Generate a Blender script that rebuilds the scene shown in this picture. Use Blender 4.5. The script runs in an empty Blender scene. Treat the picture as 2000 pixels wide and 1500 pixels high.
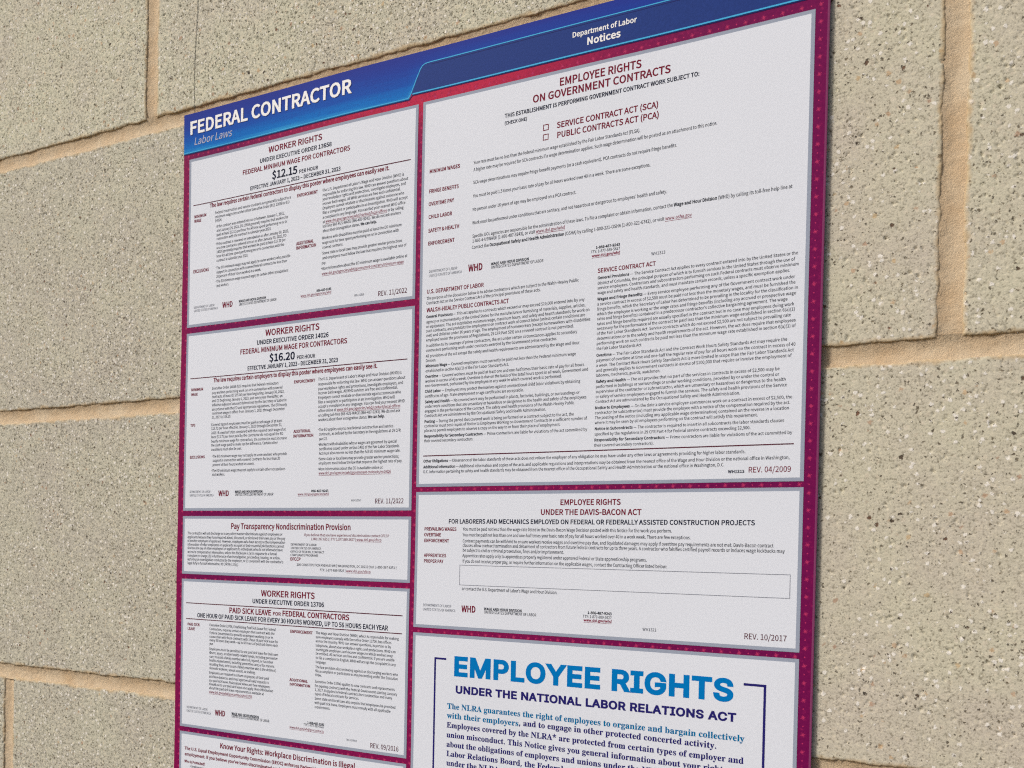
import bpy, bmesh, math, random, re
import numpy as np
from mathutils import Vector, Matrix, noise
from mathutils.geometry import delaunay_2d_cdt

# =====================================================================
# camera, sky, sun, exposure
# Poster coordinates used throughout: u = mm to the right, v = mm down,
# both from the poster's top left corner.  World: x = u, z = -v, wall
# facing -y, metres.
# =====================================================================
scene = bpy.context.scene
C = scene.collection
MM = 0.001

cam_data = bpy.data.cameras.new('camera')
cam_data.sensor_width = 36.0
cam_data.lens = 31.6401
cam_data.shift_x = 0.0
cam_data.shift_y = 0.1745
cam_data.clip_start = 0.01
cam_data.clip_end = 50.0
cam_data.dof.use_dof = True
cam_data.dof.focus_distance = 0.5326
cam_data.dof.aperture_fstop = 18.0
cam = bpy.data.objects.new('camera', cam_data)
C.objects.link(cam)
cam.matrix_world = Matrix([[0.894212, -0.024638, 0.446965, 0.496008], [0.447148, 0.002193, -0.894457, -0.463126], [0.021058, 0.999694, 0.012978, -0.300816], [0.0, 0.0, 0.0, 1.0]])
scene.camera = cam

SUN_ELEV, SUN_AZ = math.radians(37), math.radians(-142)      # azimuth from +y towards +x
world = bpy.data.worlds.new('World')
scene.world = world
world.use_nodes = True
wn = world.node_tree.nodes
sky = wn.new('ShaderNodeTexSky')
sky.sky_type = 'NISHITA'
sky.sun_disc = False
sky.sun_elevation = SUN_ELEV
sky.sun_rotation = SUN_AZ
sky.dust_density = 4.0
sky.air_density = 1.0
sky.ozone_density = 1.0
wn['Background'].inputs['Strength'].default_value = 0.085
world.node_tree.links.new(sky.outputs[0], wn['Background'].inputs[0])

sun_data = bpy.data.lights.new('sun', 'SUN')
sun_data.energy = 1.5
sun_data.angle = math.radians(10)
sun_data.color = (1.0, 0.955, 0.90)
sun = bpy.data.objects.new('sun', sun_data)
C.objects.link(sun)
sdir = Vector((math.sin(SUN_AZ) * math.cos(SUN_ELEV), math.cos(SUN_AZ) * math.cos(SUN_ELEV), math.sin(SUN_ELEV)))
sun.rotation_euler = sdir.to_track_quat('Z', 'Y').to_euler()
sun.location = (0, -3, 3)

scene.view_settings.view_transform = 'Standard'
scene.view_settings.look = 'None'
scene.view_settings.gamma = 1.0
scene.view_settings.exposure = 0.33
scene.cycles.use_denoising = False
scene.cycles.max_bounces = 6
scene.cycles.pixel_filter_type = 'BLACKMAN_HARRIS'
scene.cycles.filter_width = 1.15

# =====================================================================
# materials
# =====================================================================
def lin(c):
    c = c / 255.0
    return c / 12.92 if c <= 0.04045 else ((c + 0.055) / 1.055) ** 2.4

def rgb(r, g, b):
    return (lin(r), lin(g), lin(b), 1.0)

class NT:
    """small helper round a material's node tree"""
    def __init__(self, name):
        self.m = bpy.data.materials.new(name)
        self.m.use_nodes = True
        self.t = self.m.node_tree
        self.b = self.t.nodes['Principled BSDF']
        self.co = self.t.nodes.new('ShaderNodeTexCoord')
    def link(self, a, b): self.t.links.new(a, b)
    def val(self, sock, v):
        if isinstance(v, (int, float, tuple)): sock.default_value = v
        else: self.link(v, sock)
    def node(self, kind, **kw):
        n = self.t.nodes.new(kind)
        for k, v in kw.items(): setattr(n, k, v)
        return n
    def mapping(self, scale=(1, 1, 1), loc=(0, 0, 0), rot=(0, 0, 0), src=None):
        n = self.node('ShaderNodeMapping')
        self.link(src or self.co.outputs['Object'], n.inputs[0])
        n.inputs['Scale'].default_value = scale
        n.inputs['Location'].default_value = loc
        n.inputs['Rotation'].default_value = rot
        return n.outputs[0]
    def noise(self, vec, scale, detail=2.0, rough=0.5, dist=0.0, col=False):
        n = self.node('ShaderNodeTexNoise')
        self.link(vec, n.inputs['Vector'])
        n.inputs['Scale'].default_value = scale
        n.inputs['Detail'].default_value = detail
        n.inputs['Roughness'].default_value = rough
        n.inputs['Distortion'].default_value = dist
        return n.outputs['Color' if col else 'Fac']
    def voronoi(self, vec, scale, feature='F1', rnd=1.0):
        n = self.node('ShaderNodeTexVoronoi', feature=feature)
        self.link(vec, n.inputs['Vector'])
        n.inputs['Scale'].default_value = scale
        n.inputs['Randomness'].default_value = rnd
        return n
    def math(self, op, a, b=0.0, clamp=False):
        n = self.node('ShaderNodeMath', operation=op, use_clamp=clamp)
        self.val(n.inputs[0], a); self.val(n.inputs[1], b)
        return n.outputs[0]
    def ramp(self, fac, stops, interp='LINEAR'):
        n = self.node('ShaderNodeValToRGB')
        self.link(fac, n.inputs[0])
        n.color_ramp.interpolation = interp
        e = n.color_ramp.elements
        while len(e) > 1: e.remove(e[-1])
        e[0].position, e[0].color = stops[0]
        for p, c in stops[1:]: e.new(p).color = c
        return n.outputs[0]
    def maprange(self, v, a, b, c=0.0, d=1.0, smooth=False):
        n = self.node('ShaderNodeMapRange')
        if smooth: n.interpolation_type = 'SMOOTHSTEP'
        self.val(n.inputs[0], v)
        for i, x in enumerate((a, b, c, d)): n.inputs[i + 1].default_value = x
        return n.outputs[0]
    def mix(self, fac, a, b, kind='MIX'):
        n = self.node('ShaderNodeMix', data_type='RGBA', blend_type=kind)
        self.val(n.inputs[0], fac)
        self.val(n.inputs[6], a); self.val(n.inputs[7], b)
        return n.outputs[2]
    def sep(self, v):
        n = self.node('ShaderNodeSeparateXYZ'); self.link(v, n.inputs[0]); return n.outputs
    def bump(self, h, dist, strength=1.0, prev=None):
        n = self.node('ShaderNodeBump')
        n.inputs['Strength'].default_value = strength
        n.inputs['Distance'].default_value = dist
        self.link(h, n.inputs['Height'])
        if prev is not None: self.link(prev, n.inputs['Normal'])
        return n.outputs[0]
    def finish(self, col, rough=0.8, spec=0.3, normal=None):
        self.val(self.b.inputs['Base Color'], col)
        self.b.inputs['Roughness'].default_value = rough
        self.b.inputs['Specular IOR Level'].default_value = spec
        if normal is not None: self.link(normal, self.b.inputs['Normal'])
        return self.m

def concrete_material(name, base, dark_amt, seed, gritty=0.95):
    """ground-face concrete: beige matrix, fine sand, black, brown and white aggregate, pits painted with their shade"""
    n = NT(name)
    src = n.mapping(scale=(1000, 1000, 1000), loc=(seed * 37.0, seed * 11.0, seed * 53.0))   # millimetres
    wob = n.noise(src, 0.75, 2.0, 0.65, col=True)
    add = n.node('ShaderNodeVectorMath', operation='MULTIPLY_ADD')
    n.link(wob, add.inputs[0]); add.inputs[1].default_value = (2.6, 2.6, 2.6); n.link(src, add.inputs[2])
    v = add.outputs[0]
    # broad tone drift and sandy grain
    drift = n.noise(src, 0.021, 4.0, 0.6)
    col = n.mix(n.maprange(drift, 0.34, 0.66), base[0], base[1])
    grain = n.math('ADD', n.math('MULTIPLY', n.noise(n.mapping(scale=(900, 1000, 1250), rot=(0, 0.5, 0), loc=(seed * 5.0, 0, 3.0)), 0.55, 2.0, 0.6, 0.6), 0.5), n.math('MULTIPLY', n.noise(src, 1.05, 1.0, 0.6), 0.5))
    col = n.mix(n.maprange(grain, 0.475, 0.36, 0.0, gritty), col, base[2])
    col = n.mix(n.maprange(grain, 0.525, 0.64, 0.0, gritty), col, base[3])
    clump = n.noise(src, 0.028, 2.0, 0.5)              # aggregate lies denser in some areas
    def grains(scale, lo, hi, prob, seedv):
        vo = n.voronoi(n.mapping(src=v, loc=(seedv * 3.1, seedv * 7.7, seedv * 1.3)), scale)
        s = n.sep(vo.outputs['Color'])
        size = n.maprange(s[1], 0, 1, lo, hi)
        inside = n.maprange(n.math('SUBTRACT', size, vo.outputs['Distance']), -0.03, 0.05)
        thr = n.maprange(clump, 0.35, 0.68, prob * 0.45, prob * 1.6)
        keep = n.math('LESS_THAN', s[0], thr)
        return n.math('MULTIPLY', inside, keep), s[2]
    m, r = grains(0.42, 0.25, 0.50, 0.22, 1)                       # cream stones
    col = n.mix(n.math('MULTIPLY', m, 0.55), col, n.ramp(r, [(0, base[4]), (1, rgb(226, 216, 196))]))
    m, r = grains(0.22, 0.16, 0.32, 0.12, 2)                       # ochre and rust stones
    col = n.mix(n.math('MULTIPLY', m, 0.5), col, n.ramp(r, [(0, rgb(150, 88, 52)), (0.45, rgb(188, 140, 100)), (1, rgb(196, 158, 96))]))
    mw, r = grains(0.38, 0.14, 0.40, 0.32, 3)                      # white quartz
    col = n.mix(n.math('MULTIPLY', mw, 0.85), col, rgb(240, 236, 228))
    m1, r = grains(0.72, 0.16, 0.42, 0.30 * dark_amt, 4)           # small dark grit, and pinholes with their shade put into the colour
    col = n.mix(n.math('MULTIPLY', m1, 0.85), col, n.ramp(r, [(0, rgb(62, 52, 40)), (1, rgb(112, 100, 80))]))
    m2, r = grains(0.30, 0.14, 0.34, 0.055 * dark_amt, 5)           # larger black or brown chips, and pits whose shade is painted in
    col = n.mix(n.math('MULTIPLY', m2, 0.88), col, n.ramp(r, [(0, rgb(44, 36, 28)), (0.5, rgb(72, 50, 34)), (1, rgb(120, 72, 46))]))
    # mortar smeared over the arrises
    at = n.node('ShaderNodeAttribute', attribute_name='arris')
    sm = n.math('SUBTRACT', n.math('MULTIPLY', n.noise(src, 0.11, 3.0, 0.6), 7.0), at.outputs['Fac'])
    sm = n.maprange(sm, 1.0, 3.2, 0.0, 0.75)
    col = n.mix(sm, col, rgb(198, 172, 132))
    h = n.math('SUBTRACT', n.math('MULTIPLY', grain, 0.55), n.math('MULTIPLY', m1, 0.5))
    h = n.math('SUBTRACT', h, n.math('MULTIPLY', m2, 0.8))
    h = n.math('ADD', h, n.math('MULTIPLY', mw, 0.15))
    nrm = n.bump(h, 0.0006, 0.8)
    return n.finish(col, 0.88, 0.25, nrm)

def mortar_material(name, a, b):
    n = NT(name)
    src = n.mapping(scale=(1000, 1000, 1000))
    g = n.noise(src, 1.4, 3.0, 0.7)
    d = n.noise(src, 0.05, 3.0, 0.6)
    col = n.mix(n.maprange(d, 0.3, 0.7), a, b)
    col = n.mix(n.maprange(g, 0.40, 0.25, 0.0, 0.4), col, rgb(140, 110, 76))
    col = n.mix(n.maprange(g, 0.60, 0.75, 0.0, 0.3), col, rgb(228, 208, 174))
    vo = n.voronoi(src, 0.35)
    s = n.sep(vo.outputs['Color'])
    m = n.math('MULTIPLY', n.maprange(vo.outputs['Distance'], 0.16, 0.08), n.math('LESS_THAN', s[0], 0.10))
    col = n.mix(n.math('MULTIPLY', m, 0.8), col, rgb(70, 52, 36))
    hh = n.math('ADD', g, n.math('MULTIPLY', n.noise(src, 0.25, 2.0), 1.6))
    return n.finish(col, 0.92, 0.2, n.bump(hh, 0.0007, 0.7))

def print_material(name, c, rough=0.5, grain=0.025):
    """ink or stock under a matt laminate: a flat colour with faint mottle and orange peel"""
    n = NT(name)
    src = n.mapping(scale=(1000, 1000, 1000))
    g = n.noise(src, 0.9, 2.0, 0.7)
    lo = tuple(x * (1 - grain * 2) for x in c[:3]) + (1,)
    hi = tuple(min(1, x * (1 + grain * 2)) for x in c[:3]) + (1,)
    col = n.mix(n.maprange(g, 0.3, 0.7), lo, hi)
    return n.finish(col, rough, SPEC, n.bump(n.noise(src, 0.6, 2.0), 0.00004, 0.6))

SPEC = 0.04
K = 1.18       # print colours below are what the photo shows; K takes out the light
def ink(r, g, b):
    return tuple(min(0.95, x * K) for x in rgb(r, g, b)[:3]) + (1.0,)

INK = {k: print_material('ink_' + k, ink(*v)) for k, v in dict(
    maroon=(112, 16, 44), navy=(20, 26, 50), ink=(26, 30, 42), grey=(76, 80, 92), white=(236, 238, 246),
    pale=(172, 174, 194), rule=(80, 22, 44), rev=(84, 30, 46), cyan=(0, 112, 182), indigo=(36, 32, 104),
    teal=(0, 104, 154), boxline=(120, 124, 136), link=(128, 34, 62)).items()}
MAT = dict(
    paper=print_material('white_panel_stock', ink(211, 216, 226), 0.5, 0.018),
    frame=print_material('blue_grey_panel_frame', ink(146, 155, 172)),
    star=print_material('pink_star_print', ink(180, 52, 98)),
    dot=print_material('dark_dot_print', ink(78, 10, 52)),
    edge=print_material('laminate_edge', ink(132, 66, 104)),
    tab=print_material('navy_tab_print', ink(36, 58, 122), 0.5, 0.05),
    glow=print_material('cyan_line_print', ink(70, 168, 214)),
    navyline=print_material('dark_blue_line_print', ink(30, 34, 88)),
    shadowprint=print_material('title_drop_print', ink(20, 34, 96)),
    wire=NT('dark_wire').finish(rgb(92, 94, 88), 0.6, 0.3),
)

def border_material():
    n = NT('magenta_border_print')
    s = n.sep(n.mapping(scale=(1000, 1000, 1000)))
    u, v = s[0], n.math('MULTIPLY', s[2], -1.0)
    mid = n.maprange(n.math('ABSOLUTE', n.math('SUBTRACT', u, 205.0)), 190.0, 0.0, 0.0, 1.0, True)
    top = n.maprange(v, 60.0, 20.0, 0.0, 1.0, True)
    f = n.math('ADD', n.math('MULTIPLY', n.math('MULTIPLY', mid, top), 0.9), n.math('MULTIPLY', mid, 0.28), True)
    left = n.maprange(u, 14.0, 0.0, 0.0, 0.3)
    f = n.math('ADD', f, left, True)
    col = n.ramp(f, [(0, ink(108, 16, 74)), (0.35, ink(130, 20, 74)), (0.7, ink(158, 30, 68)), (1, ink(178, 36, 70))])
    g = n.noise(n.mapping(scale=(1000, 1000, 1000)), 0.55, 3.0, 0.7)
    col = n.mix(n.maprange(g, 0.5, 0.3, 0, 0.45), col, ink(84, 8, 62))
    col = n.mix(n.maprange(g, 0.58, 0.75, 0, 0.4), col, ink(190, 48, 100))
    return n.finish(col, 0.5, SPEC)
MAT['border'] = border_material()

def header_material():
    n = NT('blue_header_print')
    s = n.sep(n.mapping(scale=(1000, 1000, 1000)))
    v = n.math('MULTIPLY', s[2], -1.0)
    streak = n.noise(n.mapping(scale=(30, 1000, 700)), 0.5, 2.0, 0.6)
    vv = n.math('ADD', v, n.maprange(streak, 0.3, 0.7, -1.5, 1.5))
    # right of the step the printed fade is squeezed into the narrow strip above the tab
    k = n.maprange(s[0], 186.0, 200.0, 1.0, 1.4)
    f = n.maprange(n.math('MULTIPLY', vv, k), 0.0, 27.5)
    col = n.ramp(f, [(0, ink(36, 50, 138)), (0.35, ink(28, 60, 150)), (0.62, ink(16, 78, 166)), (0.86, ink(4, 106, 186)), (1.0, ink(40, 140, 200))])
    g = n.noise(n.mapping(scale=(1000, 1000, 1000)), 0.8, 2.0, 0.7)
    col = n.mix(n.maprange(g, 0.5, 0.3, 0, 0.25), col, ink(30, 36, 120))
    return n.finish(col, 0.5, SPEC)
MAT['header'] = header_material()

# =====================================================================
# object helpers
# =====================================================================
def link_obj(name, data, parent=None):
    o = bpy.data.objects.new(name, data)
    C.objects.link(o)
    if parent is not None: o.parent = parent
    return o

def mesh_obj(name, verts, faces, mats, parent=None, mat_idx=None, smooth=False):
    me = bpy.data.meshes.new(name)
    me.from_pydata(verts, [], faces)
    for m in (mats if isinstance(mats, (list, tuple)) else [mats]): me.materials.append(m)
    if mat_idx is not None: me.polygons.foreach_set('material_index', mat_idx)
    if smooth: me.polygons.foreach_set('use_smooth', [True] * len(me.polygons))
    me.update()
    return link_obj(name, me, parent)

def thing(name, label, cat):
    o = bpy.data.objects.new(name, None)
    o.empty_display_size = 0.02
    C.objects.link(o)
    o['label'] = label; o['category'] = cat
    return o

def bow(u, v):
    """how far (mm) the hung sheet bows out of its plane, towards the viewer"""
    e = noise.noise(Vector((u * 0.0065, v * 0.0055, 1.7))) * 1.3 + noise.noise(Vector((u * 0.016, v * 0.013, 6.1))) * 0.3
    return e

def bent(x, y, depth): return (x * MM, (-depth - bow(x, y)) * MM, -y * MM)

def cut_up(verts2, faces, step=9.0):
    """flat polygons in (u, v), cut along a grid so that they can follow the bow of the sheet"""
    bm = bmesh.new()
    bv = [bm.verts.new((x, y, 0)) for x, y in verts2]
    for f in faces: bm.faces.new([bv[i] for i in f])
    for ax in (0, 1):
        lo = min(v.co[ax] for v in bm.verts); hi = max(v.co[ax] for v in bm.verts)
        k = math.floor(lo / step) + 1
        while k * step < hi:
            if k * step > lo + 1e-4:
                co = Vector((0, 0, 0)); co[ax] = k * step
                no = Vector((0, 0, 0)); no[ax] = 1
                bmesh.ops.bisect_plane(bm, geom=bm.verts[:] + bm.edges[:] + bm.faces[:], plane_co=co, plane_no=no, dist=1e-5)
            k += 1
    bm.verts.index_update()
    out = [(v.co.x, v.co.y) for v in bm.verts], [tuple(v.index for v in f.verts) for f in bm.faces]
    bm.free()
    return out

def flat(name, polys, depth, mat, parent):
    """flat print: polygons in (u, v) mm lying `depth` mm proud of the poster sheet"""
    vs, fs = [], []
    for p in polys:
        # wind so that the face looks out of the wall (-y)
        a = sum(p[i][0] * p[(i + 1) % len(p)][1] - p[(i + 1) % len(p)][0] * p[i][1] for i in range(len(p)))
        if a > 0: p = p[::-1]
        base = len(vs)
        vs += list(p)
        fs.append(list(range(base, base + len(p))))
    if any(max(q[0] for q in p) - min(q[0] for q in p) > 9 or max(q[1] for q in p) - min(q[1] for q in p) > 9 for p in polys):
        vs, fs = cut_up(vs, fs)
    return mesh_obj(name, [bent(x, y, depth) for x, y in vs], fs, mat, parent)

def rect(u0, v0, u1, v1): return [(u0, v0), (u1, v0), (u1, v1), (u0, v1)]

def stroke(pts, w):
    """polyline of width w as mitred quads"""
    L, R = [], []
    for i, p in enumerate(pts):
        a = Vector(pts[max(0, i - 1)]); b = Vector(pts[min(len(pts) - 1, i + 1)]); p = Vector(p)
        d0 = (p - a).normalized() if i else (b - p).normalized()
        d1 = (b - p).normalized() if i < len(pts) - 1 else d0
        nrm = Vector((-(d0 + d1).y, (d0 + d1).x)).normalized()
        k = w / 2 / max(0.3, nrm.dot(Vector((-d0.y, d0.x))))
        L.append(tuple(p + nrm * k)); R.append(tuple(p - nrm * k))
    return [[L[i], L[i + 1], R[i + 1], R[i]] for i in range(len(pts) - 1)]

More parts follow.
